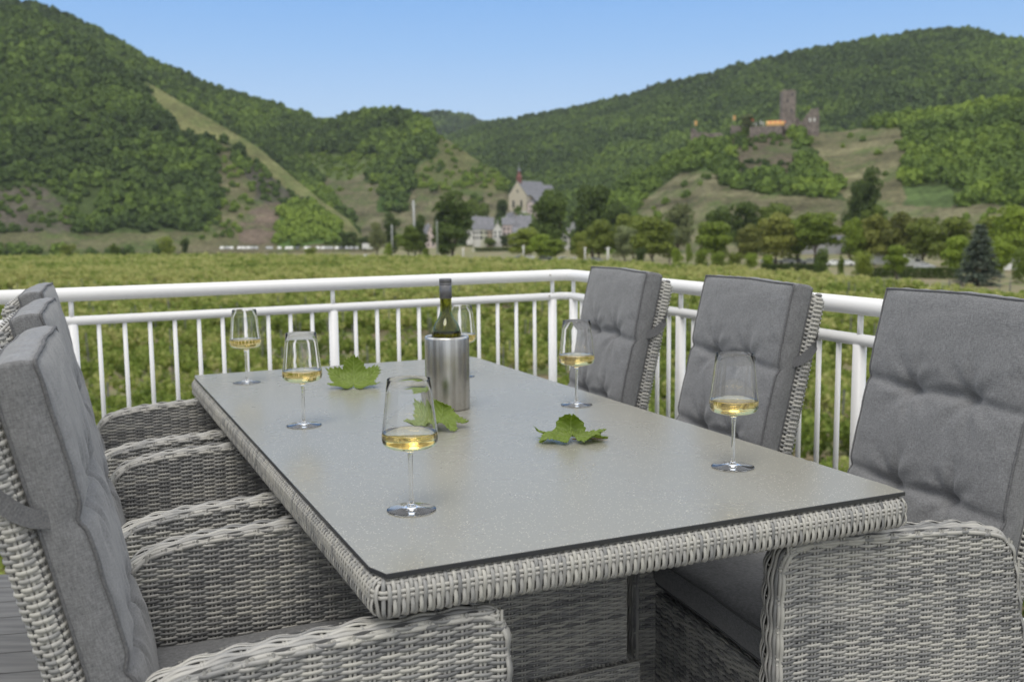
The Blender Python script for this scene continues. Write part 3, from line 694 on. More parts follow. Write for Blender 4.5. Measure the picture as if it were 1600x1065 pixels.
G = [(643, 796, 'wine glass at the near end of the table, in front of the vine leaf', 0.03), (1145, 729, 'wine glass near the right table edge, against the middle right-hand armchair', 0.0), (901, 632.5, 'wine glass in front of the armchair by the railing corner', 0.0),
     (475, 664.5, 'wine glass on the left of the table beside the upright vine leaf', 0.03), (386, 597.5, 'small-looking wine glass at the far left end of the table', 0.0), (721, 588, 'wine glass almost wholly hidden behind the bottle in the steel cooler', 0.0)]
g0 = make_glass()
for i, (x, y, lab, t) in enumerate(G):
    g = g0 if i == 0 else copy_tree(g0); p = onz(x, y, 0.7502); g.location = p
    g.rotation_euler = (0, 0, i * 1.3); tag(g, lab, 'wine glass', 'stemmed glasses of white wine on the table')
pc = onz(700, 637, 0.7502)
def make_cooler():
    r, h = 0.0565, 0.186
    prof = [(0.0, 0.0), (r - 0.003, 0.0), (r - 0.0008, 0.001), (r, 0.004), (r, h - 0.006), (r - 0.001, h - 0.002), (r - 0.0035, h), (r - 0.006, h - 0.001), (r - 0.0072, h - 0.004), (r - 0.0072, 0.008), (0, 0.008)]
    V, F = lathe(prof, 96); o = mesh('wine_cooler', V, F, m_steel); o.location = pc
    tag(o, 'brushed stainless steel cylinder wine cooler holding the bottle', 'wine cooler')
    # bottle
    b = empty('wine_bottle', (pc[0] - 0.001, pc[1], pc[2] + 0.0085)); tag(b, 'dark olive green wine bottle with grey screw cap standing in the steel cooler', 'bottle')
    rb = 0.0375; zs = 0.193
    po = [(0, 0.0), (rb - .003, 0), (rb, 0.004), (rb, zs - 0.012), (0.0366, zs - 0.002), (0.0335, zs + 0.008), (0.0275, zs + 0.019), (0.020, zs + 0.029), (0.0158, zs + 0.040), (0.0146, zs + 0.052), (0.0143, 0.318), (0.0135, 0.319)]
    pi_ = [(0.0105, 0.319), (0.0108, zs + 0.052), (0.0128, zs + 0.040), (0.0172, zs + 0.028), (0.0248, zs + 0.017), (0.031, zs + 0.006), (0.0345, zs - 0.006), (0.0348, 0.006), (0, 0.006)]
    V, F = lathe(smooth_path(po + pi_, 1), 64); mesh('bottle_glass', V, F, m_bottle, b)
    zw = zs - 0.0045; V, F = lathe([(0, 0.0058), (0.0349, 0.0058), (0.0349, zs - 0.008), (0.0345, zw), (0, zw)], 64); mesh('wine', V, F, m_bwine, b)
    z0 = 0.272; zc = 0.322
    cap = [(0.0148, z0), (0.0155, z0 + .0006), (0.0156, zc - 0.0165), (0.0150, zc - 0.0160), (0.0150, zc - 0.0152), (0.0158, zc - 0.0146), (0.0158, zc - 0.0120), (0.0151, zc - 0.0115), (0.0151, zc - 0.0105), (0.0157, zc - 0.0100), (0.0157, zc - 0.0020), (0.0148, zc), (0, zc)]
    V, F = lathe(cap, 48); mesh('screw_cap', V, F, m_caps, b)
make_cooler()

# ------------------------------------------------------------------ vine leaves on the table
m_leaf = bpy.data.materials.new('vine_leaf_green'); m_leaf.use_nodes = True; nt = m_leaf.node_tree; pb = nt.nodes['Principled BSDF']
a_ = N(nt, 'ShaderNodeAttribute'); a_.attribute_name = 'vein'; r_ = N(nt, 'ShaderNodeValToRGB'); e = r_.color_ramp.elements
e[0].position = 0; e[0].color = (0.215, 0.30, 0.045, 1); e[1].position = 1; e[1].color = (0.42, 0.52, 0.20, 1)
nt.links.new(a_.outputs['Fac'], r_.inputs[0]); t_ = N(nt, 'ShaderNodeTexCoord'); n_ = N(nt, 'ShaderNodeTexNoise', ins={'Scale': 90, 'Detail': 4}); nt.links.new(t_.outputs['Object'], n_.inputs[0])
mp_ = N(nt, 'ShaderNodeMapRange', ins={3: 0.75, 4: 1.25}); nt.links.new(n_.outputs[0], mp_.inputs[0])
mu = N(nt, 'ShaderNodeMixRGB', blend_type='MULTIPLY', ins={0: 1.0}); nt.links.new(r_.outputs[0], mu.inputs[1]); nt.links.new(mp_.outputs[0], mu.inputs[2]); nt.links.new(mu.outputs[0], pb.inputs['Base Color'])
pb.inputs['Roughness'].default_value = 0.5; tr = N(nt, 'ShaderNodeBsdfTranslucent'); tc2 = N(nt, 'ShaderNodeMixRGB', blend_type='MULTIPLY', ins={0: 1.0, 2: (1.6, 1.5, 0.5, 1)}); nt.links.new(mu.outputs[0], tc2.inputs[1]); nt.links.new(tc2.outputs[0], tr.inputs[0])
ms = N(nt, 'ShaderNodeMixShader', ins={0: 0.42}); nt.links.new(pb.outputs[0], ms.inputs[1]); nt.links.new(tr.outputs[0], ms.inputs[2]); nt.links.new(ms.outputs[0], nt.nodes['Material Output'].inputs[0])
bp = N(nt, 'ShaderNodeBump', ins={'Strength': 0.6, 'Distance': 0.002}); nt.links.new(n_.outputs[0], bp.inputs['Height']); nt.links.new(bp.outputs[0], pb.inputs['Normal'])
m_petiole = simple('reddish_leaf_stalk', (0.30, 0.13, 0.07), (0.32, 0.2, 0.08), 30, rough=0.5)
def leaf(name, loc, rz, size, bend, lab, seed, stalk=None, tilt=(0, 0)):
    na, nr = 360, 26; th = np.linspace(0, 2 * math.pi, na, endpoint=False)
    lobes = [(90, 1.0, 34), (36, 0.93, 31), (144, 0.93, 31), (-20, 0.80, 32), (200, 0.80, 32), (-62, 0.60, 26), (242, 0.60, 26)]
    deg = (np.degrees(th) + 360) % 360; r = np.full(na, 0.42)
    for a, h, w_ in lobes:
        d = (deg - a + 180) % 360 - 180; r = np.maximum(r, 0.58 * h + 0.42 * h * np.clip(1 - np.abs(d) / w_, 0, 1) ** 0.8)
    d = np.abs((deg - 270 + 180) % 360 - 180); r *= np.clip(0.12 + d / 20, 0, 1)
    g = np.random.default_rng(seed); saw = (deg * 0.155 + 0.3 * np.sin(th * 5 + seed)) % 1; r *= 0.90 + 0.15 * (1 - np.abs(saw * 2 - 1)) ** 1.0 * (0.7 + 0.3 * np.sin(deg * .31))
    rho = np.linspace(0.01, 1, nr)[:, None] ** 0.8
    x = (r * np.cos(th))[None] * rho; y = (r * np.sin(th))[None] * rho
    vein = np.zeros_like(x)
    for a, h, w_ in lobes[:5]:
        ca, sa = math.cos(math.radians(a)), math.sin(math.radians(a)); al = x * ca + y * sa; pe = np.abs(-x * sa + y * ca)
        vein = np.maximum(vein, np.where(al > 0, np.exp(-(pe / (0.014 * (1.2 - al))) ** 2), 0))
        pp = (-x * sa + y * ca)
        vein = np.maximum(vein, np.where((al > 0.05) & (pe < 0.26), 0.5 * np.exp(-(((al - pe * 0.9) * 8) % 1 - 0.5) ** 2 / 0.010), 0))
    z = 0.13 * fbm(x * 2.2 + seed, y * 2.2, 3, seed) - 0.035 * vein
    z += 0.10 * np.abs(np.sin(th * 2.5 + 0.4))[None] * rho ** 2 * 0.5
    P = np.stack([x, y, z], -1).reshape(-1, 3) * size; P = bend(P, size)
    F = gridF(nr, na, wrap_m=True)
    P[:, 2] -= P[:, 2].min() - 0.0012
    o = mesh(name, P, F, m_leaf, attrs={'vein': vein.ravel()}); o.location = loc; o.rotation_euler = (tilt[0], tilt[1], rz)
    so = o.modifiers.new('thickness', 'SOLIDIFY'); so.thickness = 0.0004
    tag(o, lab, 'leaf', 'vine leaves lying on the table')
    if stalk is not None:
        mb = MB(); addtube(mb, smooth_path(stalk, 2), 0.0014, 8); mb.build('leaf_stalk', m_petiole, o)
    return o
def arc(v, R_):
    """roll coordinate v>0 up an arc of radius R_"""
    a = v / R_; return R_ * np.sin(a), R_ * (1 - np.cos(a))
def bend1(P, s):      # tip half stands up, side lobes lifted
    x, y, z = P.T; t = np.clip(y + 0.012, 0, None); yy, zz = arc(t, 0.050)
    y2 = np.where(y > -0.012, yy - 0.012, y); return np.stack([x, y2 - np.sin(np.clip(t / 0.050, 0, 1.4)) * z * .5, z * 0.5 + zz + 0.55 * np.clip(np.abs(x) - .02, 0, 1) ** 1.5], 1)
def bend2(P, s):
    x, y, z = P.T; yy, z2 = arc(np.clip(y + .01, 0, None), 0.05); _, z1 = arc(np.clip(-x - .01, 0, .08), 0.07); return np.stack([x, np.where(y > -.01, yy - .01, y), z + z1 * .55 + z2 * 0.95 * np.clip(.62 - x * 9, .25, 1) + 0.018 * np.exp(-((x - .03) / .02) ** 2)], 1)
def bend3(P, s):
    x, y, z = P.T; yy, z2 = arc(np.clip(y, 0, None), 0.032); _, z1 = arc(np.clip(-x - .02, 0, .1), 0.075); _, z3 = arc(np.clip(x - .02, 0, .1), 0.12)
    k = np.exp(-((x - .0) / .035) ** 2); return np.stack([x * (1 + .1 * k), np.where(y > 0, yy * .9 * k + y * (1 - k) * .8, y * .9), z * 1.3 + z2 * .75 * k + z1 * .45 + z3 * .3 + 0.014 * np.exp(-(x / .035) ** 2) * np.exp(-(y / .03) ** 2)], 1)
leaf('vine_leaf', onz(553, 604, 0.7502), 0.12, 0.106, bend1, 'bright green vine leaf standing half upright, left of the bottle cooler', 4)
leaf('vine_leaf', onz(679, 668, 0.7502), -0.45, 0.098, bend2, 'vine leaf seen partly through the nearest wine glass, at the foot of the cooler', 9)
leaf('vine_leaf', onz(894, 688, 0.7502), 0.05, 0.104, bend3, 'pale crinkled vine leaf with a reddish stalk, lying right of the cooler', 12, stalk=[(0.0, -0.012, 0.006), (0.02, -0.004, 0.004), (0.055, 0.006, 0.002), (0.078, 0.010, 0.0016)])

# ------------------------------------------------------------------ landscape
def hor(x): return HOR - (x - 800) * math.tan(-ROLL) * -1 if False else HOR + (800 - x) * math.tan(-ROLL)
def zat(x, y, D):
    """height of the point seen at pixel (x,y) at horizontal distance D"""
    return at(x, y, D)[2]
def azx(x): d = ray(x, hor(x)); return math.atan2(d[0], d[1])
GZ = -9.5; CANOPY = -7.7
EDGE = np.array([(-900, 380), (0, 372), (350, 338), (600, 294), (800, 262), (1100, 212), (1400, 160), (1600, 140), (2500, 115)], float)
_eaz = np.array([azx(x) for x in EDGE[:, 0]])
def edgeD(az): return np.interp(az, _eaz, EDGE[:, 1])
_baz = np.array([azx(x) for x in (-900, 500, 900, 1200)]); _bz = np.array([-13.0, -13.0, -12.0, -10.2])
def gz(az, D):
    e = edgeD(az); t = np.clip((D - e - 12) / 120, 0, 1); t = t * t * (3 - 2 * t); zf = np.interp(az, _baz, _bz)
    return GZ * (1 - t) + zf * t
m_soil = simple('vineyard_soil', (0.235, 0.19, 0.115), (0.155, 0.19, 0.06), 0.35, rough=0.95, lo=0.42, hi=0.62)
def ground():
    na, nd = 240, 90; az = np.linspace(-math.pi, math.pi, na, endpoint=False); D = 3 + (np.linspace(0, 1, nd) ** 2.2) * 3500
    A, DD = np.meshgrid(az, D, indexing='ij'); Z = gz(A, DD)
    V = np.stack([DD * np.sin(A), DD * np.cos(A), Z], -1).reshape(-1, 3); V = np.vstack([V, [[0, 0, GZ]]])
    F = gridF(na, nd, wrap_n=True)[:, ::-1]; i = np.arange(na); T = np.stack([((i + 1) % na) * nd, i * nd, np.full(na, na * nd)], 1)
    tag(mesh('ground', V, [F, T], m_soil), kind='structure')
ground()

def inpoly(x, y, poly):
    x = np.asarray(x); y = np.asarray(y); c = np.zeros(x.shape, bool); n = len(poly); j = n - 1
    for i in range(n):
        xi, yi = poly[i]; xj, yj = poly[j]
        c ^= ((yi > y) != (yj > y)) & (x < (xj - xi) * (y - yi) / (yj - yi + 1e-9) + xi); j = i
    return c
# land cover: (outline, ground colour, tree density, bush brightness, stripes) - vineyards, meadows, scree
FRONT = [  # on the left spur
    ([(280, 384), (640, 382), (640, 420), (280, 420)], (0.13, 0.12, 0.07), 0.0, 0.5, 0),
    ([(205, 95), (250, 110), (300, 140), (350, 170), (405, 200), (450, 240), (500, 285), (550, 322), (590, 380), (556, 386), (530, 352), (482, 320), (442, 292), (402, 256), (368, 226), (290, 214), (258, 182), (235, 160)], (0.165, 0.17, 0.07), 0.0, 0.5, 0.15),
    ([(440, 318), (500, 322), (530, 350), (545, 385), (430, 386)], (0.08, 0.14, 0.03), 1.0, 0.95, 0),
    ([(395, 316), (465, 318), (432, 386), (372, 386), (380, 340)], (0.150, 0.118, 0.090), 0.02, 0.6, 0.25),
    ([(330, 212), (362, 232), (372, 262), (400, 300), (395, 316), (380, 345), (372, 386), (300, 386), (325, 350), (345, 300)], (0.135, 0.13, 0.070), 0.50, 0.75, 0.3),
    ([(470, 318), (540, 335), (572, 385), (530, 386), (525, 352)], (0.150, 0.135, 0.075), 0.06, 0.7, 0.3),
    ([(372, 232), (420, 245), (470, 300), (500, 320), (400, 318), (385, 285)], (0.085, 0.08, 0.062), 0.85, 0.35, 0),
    ([(-900, 366), (345, 362), (345, 395), (-900, 395)], (0.115, 0.115, 0.060), 0.03, 0.6, 0.2),
    ([(-20, 290), (60, 285), (100, 320), (110, 366), (-60, 366)], (0.10, 0.09, 0.070), 0.97, 0.35, 0),
]
BACK = [  # left ridge and the middle hill
    ([(594, 243), (604, 243), (566, 284), (545, 282)], (0.15, 0.145, 0.085), 0.0, 0.5, 0.2),
    ([(592, 292), (636, 292), (640, 330), (590, 330)], (0.05, 0.09, 0.02), 1.0, 0.35, 0),
    ([(500, 280), (560, 281), (640, 294), (700, 300), (760, 296), (800, 302), (810, 345), (740, 352), (700, 395), (560, 395), (550, 345), (515, 312)], (0.145, 0.137, 0.082), 0.03, 0.6, 0.45),
    ([(455, 240), (545, 240), (590, 246), (548, 282), (500, 280), (470, 262)], (0.11, 0.145, 0.05), 0.75, 0.8, 0),
    ([(668, 200), (705, 207), (740, 238), (805, 285), (800, 300), (700, 300), (640, 292), (650, 262), (690, 240)], (0.12, 0.125, 0.055), 0.80, 0.80, 0),
]
SPUR = [  # castle hill
    ([(1250, 203), (1412, 200), (1412, 322), (1325, 318), (1306, 290), (1286, 262), (1264, 236)], (0.150, 0.142, 0.078), 0.03, 0.5, 0.45),
    ([(1408, 292), (1490, 288), (1490, 322), (1408, 322)], (0.09, 0.135, 0.045), 0.0, 0.5, 0.6),
    ([(985, 338), (1000, 315), (1032, 292), (1062, 270), (1105, 264), (1128, 272), (1130, 292), (1200, 303), (1330, 312), (1400, 322), (1700, 322), (1700, 420), (960, 420)], (0.145, 0.138, 0.080), 0.10, 0.6, 0.5),
    ([(1130, 212), (1225, 206), (1245, 235), (1240, 275), (1150, 275)], (0.105, 0.09, 0.062), 0.85, 0.38, 0),
    ([(1095, 210), (1150, 205), (1140, 228), (1100, 225)], (0.15, 0.13, 0.08), 0.15, 0.5, 0),
]
m_hill = bpy.data.materials.new('hillside'); m_hill.use_nodes = True; nt = m_hill.node_tree; b = nt.nodes['Principled BSDF']; b.inputs['Roughness'].default_value = 0.95; b.inputs['Specular IOR Level'].default_value = 0.1
a_ = N(nt, 'ShaderNodeAttribute'); a_.attribute_name = 'cover'; t_ = N(nt, 'ShaderNodeTexCoord'); n_ = N(nt, 'ShaderNodeTexNoise', ins={'Scale': 0.06, 'Detail': 8, 'Roughness': 0.65}); nt.links.new(t_.outputs['Object'], n_.inputs[0])
mp_ = N(nt, 'ShaderNodeMapRange', ins={1: 0.3, 2: 0.7, 3: 0.62, 4: 1.38}); nt.links.new(n_.outputs[0], mp_.inputs[0])
mu = N(nt, 'ShaderNodeMixRGB', blend_type='MULTIPLY', ins={0: 1.0}); nt.links.new(a_.outputs['Color'], mu.inputs[1]); nt.links.new(mp_.outputs[0], mu.inputs[2])
n2 = N(nt, 'ShaderNodeTexNoise', ins={'Scale': 0.055, 'Detail': 9, 'Roughness': 0.72}); nt.links.new(t_.outputs['Object'], n2.inputs[0]); r2 = N(nt, 'ShaderNodeMapRange', ins={1: 0.49, 2: 0.60, 3: 0, 4: 0.65}); nt.links.new(n2.outputs[0], r2.inputs[0])
m2 = N(nt, 'ShaderNodeMixRGB', ins={2: (0.075, 0.12, 0.03, 1)}); nt.links.new(r2.outputs[0], m2.inputs[0]); nt.links.new(mu.outputs[0], m2.inputs[1]); n4 = N(nt, 'ShaderNodeTexNoise', ins={'Scale': 0.45, 'Detail': 5, 'Roughness': 0.7}); nt.links.new(t_.outputs['Object'], n4.inputs[0]); r4 = N(nt, 'ShaderNodeMapRange', ins={1: 0.35, 2: 0.65, 3: 0.6, 4: 1.4}); nt.links.new(n4.outputs[0], r4.inputs[0])
m4 = N(nt, 'ShaderNodeMixRGB', blend_type='MULTIPLY', ins={0: 1.0}); nt.links.new(m2.outputs[0], m4.inputs[1]); nt.links.new(r4.outputs[0], m4.inputs[2]); nt.links.new(m4.outputs[0], b.inputs['Base Color'])

def hill(name, cols, cover, na, nt_, gully, seed, off=5.0, wood=(0.06, 0.085, 0.028), prof=1.0, step=6.0, bright=0.3, crown=(3.2, 5.2), forest='forest', rows=0):
    cols = np.array(cols, float); xs = np.linspace(cols[0, 0], cols[-1, 0], na); ys, Dr, Db, zb = [np.interp(xs, cols[:, 0], cols[:, i]) for i in (1, 2, 3, 4)]
    k = np.ones(9) / 9; ysm = np.convolve(np.pad(ys, 4, 'edge'), k, 'valid'); ys = 0.5 * ys + 0.5 * ysm
    az = np.array([azx(x) for x in xs]); zr = np.array([at(x, y, d)[2] for x, y, d in zip(xs, ys, Dr)]) - off
    t = np.r_[np.linspace(0, 1, nt_), np.linspace(1.02, 1.5, 8)]
    TT, AZ = np.meshgrid(t, az); D = Db[:, None] + (Dr - Db)[:, None] * TT
    H = zr - zb; tt = np.clip(TT, 0, 1); pz = (1 - prof) * tt + prof * (tt ** 1.25 * 0.75 + 0.25 * (3 * tt ** 2 - 2 * tt ** 3))
    X, Y = D * np.sin(AZ), D * np.cos(AZ)
    env = np.clip(4 * tt * (1 - tt), 0, 1) ** .7
    g = fbm(X / 130 + 3, Y / 130, 4, seed) * gully * env - np.abs(vnoise(AZ * 26 + seed, TT * 1.2, seed + 4)) * gully * .7 * env
    ter = 0
    Z = zb[:, None] + H[:, None] * (pz - np.where(TT > 1, (TT - 1) * 0.9, 0)) + g * H[:, None]
    Z = np.where(TT <= 0.001, zb[:, None] - 3, Z)
    V = np.stack([X, Y, Z], -1); P = V.reshape(-1, 3); px, py = proj(P)
    jx = 5 * vnoise(P[:, 0] / 14, P[:, 1] / 14, 3); jy = 3.5 * vnoise(P[:, 0] / 14, P[:, 1] / 14, 8)
    col = np.tile(np.array(wood), (len(P), 1)); col *= (1 + 0.35 * fbm(P[:, 0] / 40, P[:, 1] / 40, 3, 5))[:, None]
    done = np.zeros(len(P), bool)
    for poly, c, dens, br, st in cover:
        m = inpoly(px + jx, py + jy, poly) & ~done; done |= m
        s = 1.0
        if st:   # contour terraces and vine rows
            zz = P[:, 2]; s = 1 + st * 0.35 * np.sin(zz / 1.7 + 3 * vnoise(P[:, 0] / 60, P[:, 1] / 60, 6)) - st * 0.6 * (np.abs((zz / 11 + 0.8 * vnoise(P[:, 0] / 90, P[:, 1] / 90, 7)) % 1 - .5) < 0.07)
        cc = np.array(c)[None] * np.reshape(s * np.ones(len(P)), (-1, 1)); col[m] = cc[m]
    F = gridF(na, len(t))[:, ::-1]
    o = mesh(name, V, F, m_hill, attrs={'cover': np.clip(col, 0.01, 1)}) if False else mesh(name, P, F, m_hill, attrs={'cover': np.clip(col, 0.01, 1)})
    tag(o, kind='structure')
    # trees: sample points by area
    Q = V[:, :nt_ + 2]; a = Q[1:, 1:] - Q[:-1, :-1]; b_ = Q[:-1, 1:] - Q[1:, :-1]; area = np.linalg.norm(np.cross(a, b_), axis=-1) / 2
    g_ = np.random.default_rng(seed); cnt = area / (step * step); cnt = np.floor(cnt + g_.random(cnt.shape)).astype(int)
    ii, jj = np.nonzero(cnt); rep = cnt[ii, jj]; ii = np.repeat(ii, rep); jj = np.repeat(jj, rep); u, v = g_.random(len(ii))[:, None], g_.random(len(ii))[:, None]
    pts = Q[ii, jj] * (1 - u) * (1 - v) + Q[ii + 1, jj] * u * (1 - v) + Q[ii, jj + 1] * (1 - u) * v + Q[ii + 1, jj + 1] * u * v
    px, py = proj(pts); dens = np.full(len(pts), 1.0); br = np.full(len(pts), bright); done = np.zeros(len(pts), bool); small = np.ones(len(pts))
    for poly, c, d, bb, st in cover:
        m = inpoly(px, py, poly) & ~done; done |= m; dens[m] = d; br[m] = bb; small[m] = 0.45 if d < 0.99 else 0.75
    nz = fbm(pts[:, 0] / 45, pts[:, 1] / 45, 3, seed + 20)
    thr = np.where(dens < 0.9, dens * 1.6 * np.clip(0.5 + nz * 1.6, 0, 1), dens * np.where(nz < -0.42, 0.35, 1))
    keep = (g_.random(len(pts)) < thr) & (px > -260) & (px < 1860)
    pts, br, small, nz = pts[keep], br[keep], small[keep], nz[keep]
    sc_ = g_.uniform(crown[0], crown[1], len(pts)) * small * (1 + 0.2 * nz)
    br = np.clip(br + 0.50 * fbm(pts[:, 0] / 55, pts[:, 1] / 55 + pts[:, 2] / 40, 4, seed + 30) + 0.13 * g_.standard_normal(len(pts)), 0, 1)
    pts[:, 2] += sc_ * 0.55
    return pts, sc_, br

m_for = bpy.data.materials.new('forest_foliage'); m_for.use_nodes = True; nt = m_for.node_tree; b = nt.nodes['Principled BSDF']; b.inputs['Roughness'].default_value = 0.8; b.inputs['Specular IOR Level'].default_value = 0.15
a_ = N(nt, 'ShaderNodeAttribute'); a_.attribute_name = 'tint'; a_.attribute_type = 'INSTANCER'; r_ = N(nt, 'ShaderNodeValToRGB'); e = r_.color_ramp.elements
e[0].position = 0; e[0].color = (0.052, 0.082, 0.026, 1); e[1].position = 1; e[1].color = (0.21, 0.29, 0.048, 1)
for p_, c_ in ((0.35, (0.085, 0.132, 0.034, 1)), (0.7, (0.145, 0.215, 0.042, 1))): q = e.new(p_); q.color = c_
nt.links.new(a_.outputs['Fac'], r_.inputs[0]); ge = N(nt, 'ShaderNodeNewGeometry'); mr = N(nt, 'ShaderNodeMapRange', ins={3: 0.8, 4: 1.2}); nt.links.new(ge.outputs['Random Per Island'], mr.inputs[0])
mu = N(nt, 'ShaderNodeMixRGB', blend_type='MULTIPLY', ins={0: 1.0}); nt.links.new(r_.outputs[0], mu.inputs[1]); nt.links.new(mr.outputs[0], mu.inputs[2]); nt.links.new(mu.outputs[0], b.inputs['Base Color'])

def gn_foliage(name, pts, scl, tint, mat, n_leaf, leaf, squash=(1, 1, 0.95), core=True, label=None, stretch=None, rotz=None):
    """one object: leaf clumps instanced on points by geometry nodes"""
    me = bpy.data.meshes.new(name); me.vertices.add(len(pts)); me.vertices.foreach_set('co', np.asarray(pts, np.float32).ravel())
    for k, a in (('scl', scl), ('tint', tint), ('rz', rotz if rotz is not None else np.random.default_rng(3).uniform(0, 6.28, len(pts)))):
        at_ = me.attributes.new(k, 'FLOAT', 'POINT'); at_.data.foreach_set('value', np.asarray(a, np.float32))
    o = link(bpy.data.objects.new(name, me)); tag(o, label, kind='stuff')
    ng = bpy.data.node_groups.new(name + '_nodes', 'GeometryNodeTree')
    ng.interface.new_socket('Geometry', in_out='INPUT', socket_type='NodeSocketGeometry'); ng.interface.new_socket('Geometry', in_out='OUTPUT', socket_type='NodeSocketGeometry')
    L = ng.links.new; gi = N(ng, 'NodeGroupInput'); go = N(ng, 'NodeGroupOutput'); joinT = N(ng, 'GeometryNodeGeometryToInstance')
    for v in range(3):
        ico = N(ng, 'GeometryNodeMeshIcoSphere', ins={0: 1.0, 1: 3}); nz = N(ng, 'ShaderNodeTexNoise', noise_dimensions='4D'); nz.inputs['Scale'].default_value = 1.5; nz.inputs['Detail'].default_value = 2; nz.inputs['W'].default_value = v * 5.1
        pos = N(ng, 'GeometryNodeInputPosition'); ma = N(ng, 'ShaderNodeMapRange', ins={1: 0.28, 2: 0.72, 3: 0.35, 4: 1.45}); L(nz.outputs['Fac'] if 'Fac' in nz.outputs else nz.outputs[0], ma.inputs[0])
        sv = N(ng, 'ShaderNodeVectorMath', operation='SCALE'); L(pos.outputs[0], sv.inputs[0]); L(ma.outputs[0], sv.inputs['Scale'])
        s2 = N(ng, 'ShaderNodeVectorMath', operation='MULTIPLY', ins={1: squash}); L(sv.outputs[0], s2.inputs[0])
        sp = N(ng, 'GeometryNodeSetPosition'); L(ico.outputs[0], sp.inputs[0]); L(s2.outputs[0], sp.inputs['Position'])
        dp = N(ng, 'GeometryNodeDistributePointsOnFaces'); dp.inputs['Density'].default_value = n_leaf / 12.0; dp.inputs['Seed'].default_value = v; L(sp.outputs[0], dp.inputs[0])
        gr = N(ng, 'GeometryNodeMeshGrid', ins={0: leaf, 1: leaf * 0.8, 2: 2, 3: 2})
        ip = N(ng, 'GeometryNodeInstanceOnPoints'); L(dp.outputs['Points'], ip.inputs[0]); L(gr.outputs[0], ip.inputs['Instance'])
        rv = N(ng, 'FunctionNodeRandomValue', data_type='FLOAT_VECTOR'); rv.inputs[0].default_value = (-0.75, -0.75, -3.1); rv.inputs[1].default_value = (0.75, 0.75, 3.1); rv.inputs['Seed'].default_value = v
        rr_ = N(ng, 'FunctionNodeRotateRotation'); rr_.rotation_space = 'LOCAL'; e2r = N(ng, 'FunctionNodeEulerToRotation'); L(rv.outputs[0], e2r.inputs[0]); L(dp.outputs['Rotation'], rr_.inputs[0]); L(e2r.outputs[0], rr_.inputs[1]); L(rr_.outputs[0], ip.inputs['Rotation'])
        rs = N(ng, 'FunctionNodeRandomValue', data_type='FLOAT'); rs.inputs[2].default_value = 0.6; rs.inputs[3].default_value = 1.3; L(rs.outputs[1], ip.inputs['Scale'])
        rl = N(ng, 'GeometryNodeRealizeInstances'); L(ip.outputs[0], rl.inputs[0])
        if core:
            s3 = N(ng, 'GeometryNodeTransform'); s3.inputs['Scale'].default_value = (0.9, 0.9, 0.9); L(sp.outputs[0], s3.inputs[0])
            j = N(ng, 'GeometryNodeJoinGeometry'); L(rl.outputs[0], j.inputs[0]); L(s3.outputs[0], j.inputs[0]); src = j.outputs[0]
        else: src = rl.outputs[0]
        sm = N(ng, 'GeometryNodeSetMaterial'); sm.inputs['Material'].default_value = mat; L(src, sm.inputs[0]); L(sm.outputs[0], joinT.inputs[0])
    io = N(ng, 'GeometryNodeInstanceOnPoints'); L(gi.outputs[0], io.inputs[0]); L(joinT.outputs[0], io.inputs['Instance']); io.inputs['Pick Instance'].default_value = True
    na_ = N(ng, 'GeometryNodeInputNamedAttribute', data_type='FLOAT'); na_.inputs[0].default_value = 'scl'
    cb = N(ng, 'ShaderNodeCombineXYZ')
    st = stretch or (1, 1, 1)
    for i in range(3):
        mu_ = N(ng, 'ShaderNodeMath', operation='MULTIPLY', ins={1: st[i]}); L(na_.outputs[0], mu_.inputs[0]); L(mu_.outputs[0], cb.inputs[i])
    L(cb.outputs[0], io.inputs['Scale'])
    nr_ = N(ng, 'GeometryNodeInputNamedAttribute', data_type='FLOAT'); nr_.inputs[0].default_value = 'rz'; c3 = N(ng, 'ShaderNodeCombineXYZ'); L(nr_.outputs[0], c3.inputs[2])
    e3 = N(ng, 'FunctionNodeEulerToRotation'); L(c3.outputs[0], e3.inputs[0]); L(e3.outputs[0], io.inputs['Rotation'])
    L(io.outputs[0], go.inputs[0]); md = o.modifiers.new('foliage', 'NODES'); md.node_group = ng
    return o

H1 = hill('far_hill', [(560, 230, 1900, 1500, -5), (655, 177, 1900, 1500, -5), (685, 175, 1900, 1500, -5), (730, 180, 1900, 1500, -5), (755, 192, 1900, 1500, -5), (800, 205, 1900, 1500, -5), (860, 250, 1900, 1500, -5)], [], 60, 40, 0.03, 11, step=11, crown=(6, 8.5), bright=0.30)
H2 = hill('left_ridge', [(-420, -60, 1050, 640, -9), (-150, -45, 1050, 640, -9), (0, -12, 1050, 640, -9), (56, 0, 1040, 640, -9), (94, 9, 1030, 640, -9), (131, 26, 1020, 630, -9), (169, 43, 1010, 620, -9), (199, 60, 1000, 620, -10), (237, 84, 990, 610, -10), (263, 99, 990, 610, -10),
    (300, 112, 980, 610, -11), (327, 129, 980, 610, -11), (400, 153, 980, 600, -12), (430, 161, 980, 600, -12), (475, 174, 970, 600, -12), (505, 186, 960, 600, -12), (520, 186, 950, 600, -12), (535, 182, 930, 600, -12), (580, 171, 880, 600, -12), (634, 171, 830, 600, -12), (657, 178, 800, 590, -12), (670, 184, 790, 590, -12),
    (682, 204, 770, 590, -12), (700, 206, 750, 590, -12), (725, 222, 730, 590, -12), (740, 236, 720, 590, -12), (776, 255, 700, 585, -12), (800, 280, 680, 585, -12), (815, 300, 660, 585, -12), (850, 345, 640, 585, -12)], BACK, 330, 90, 0.045, 21, step=5.2, crown=(2.7, 4.9), bright=0.40)
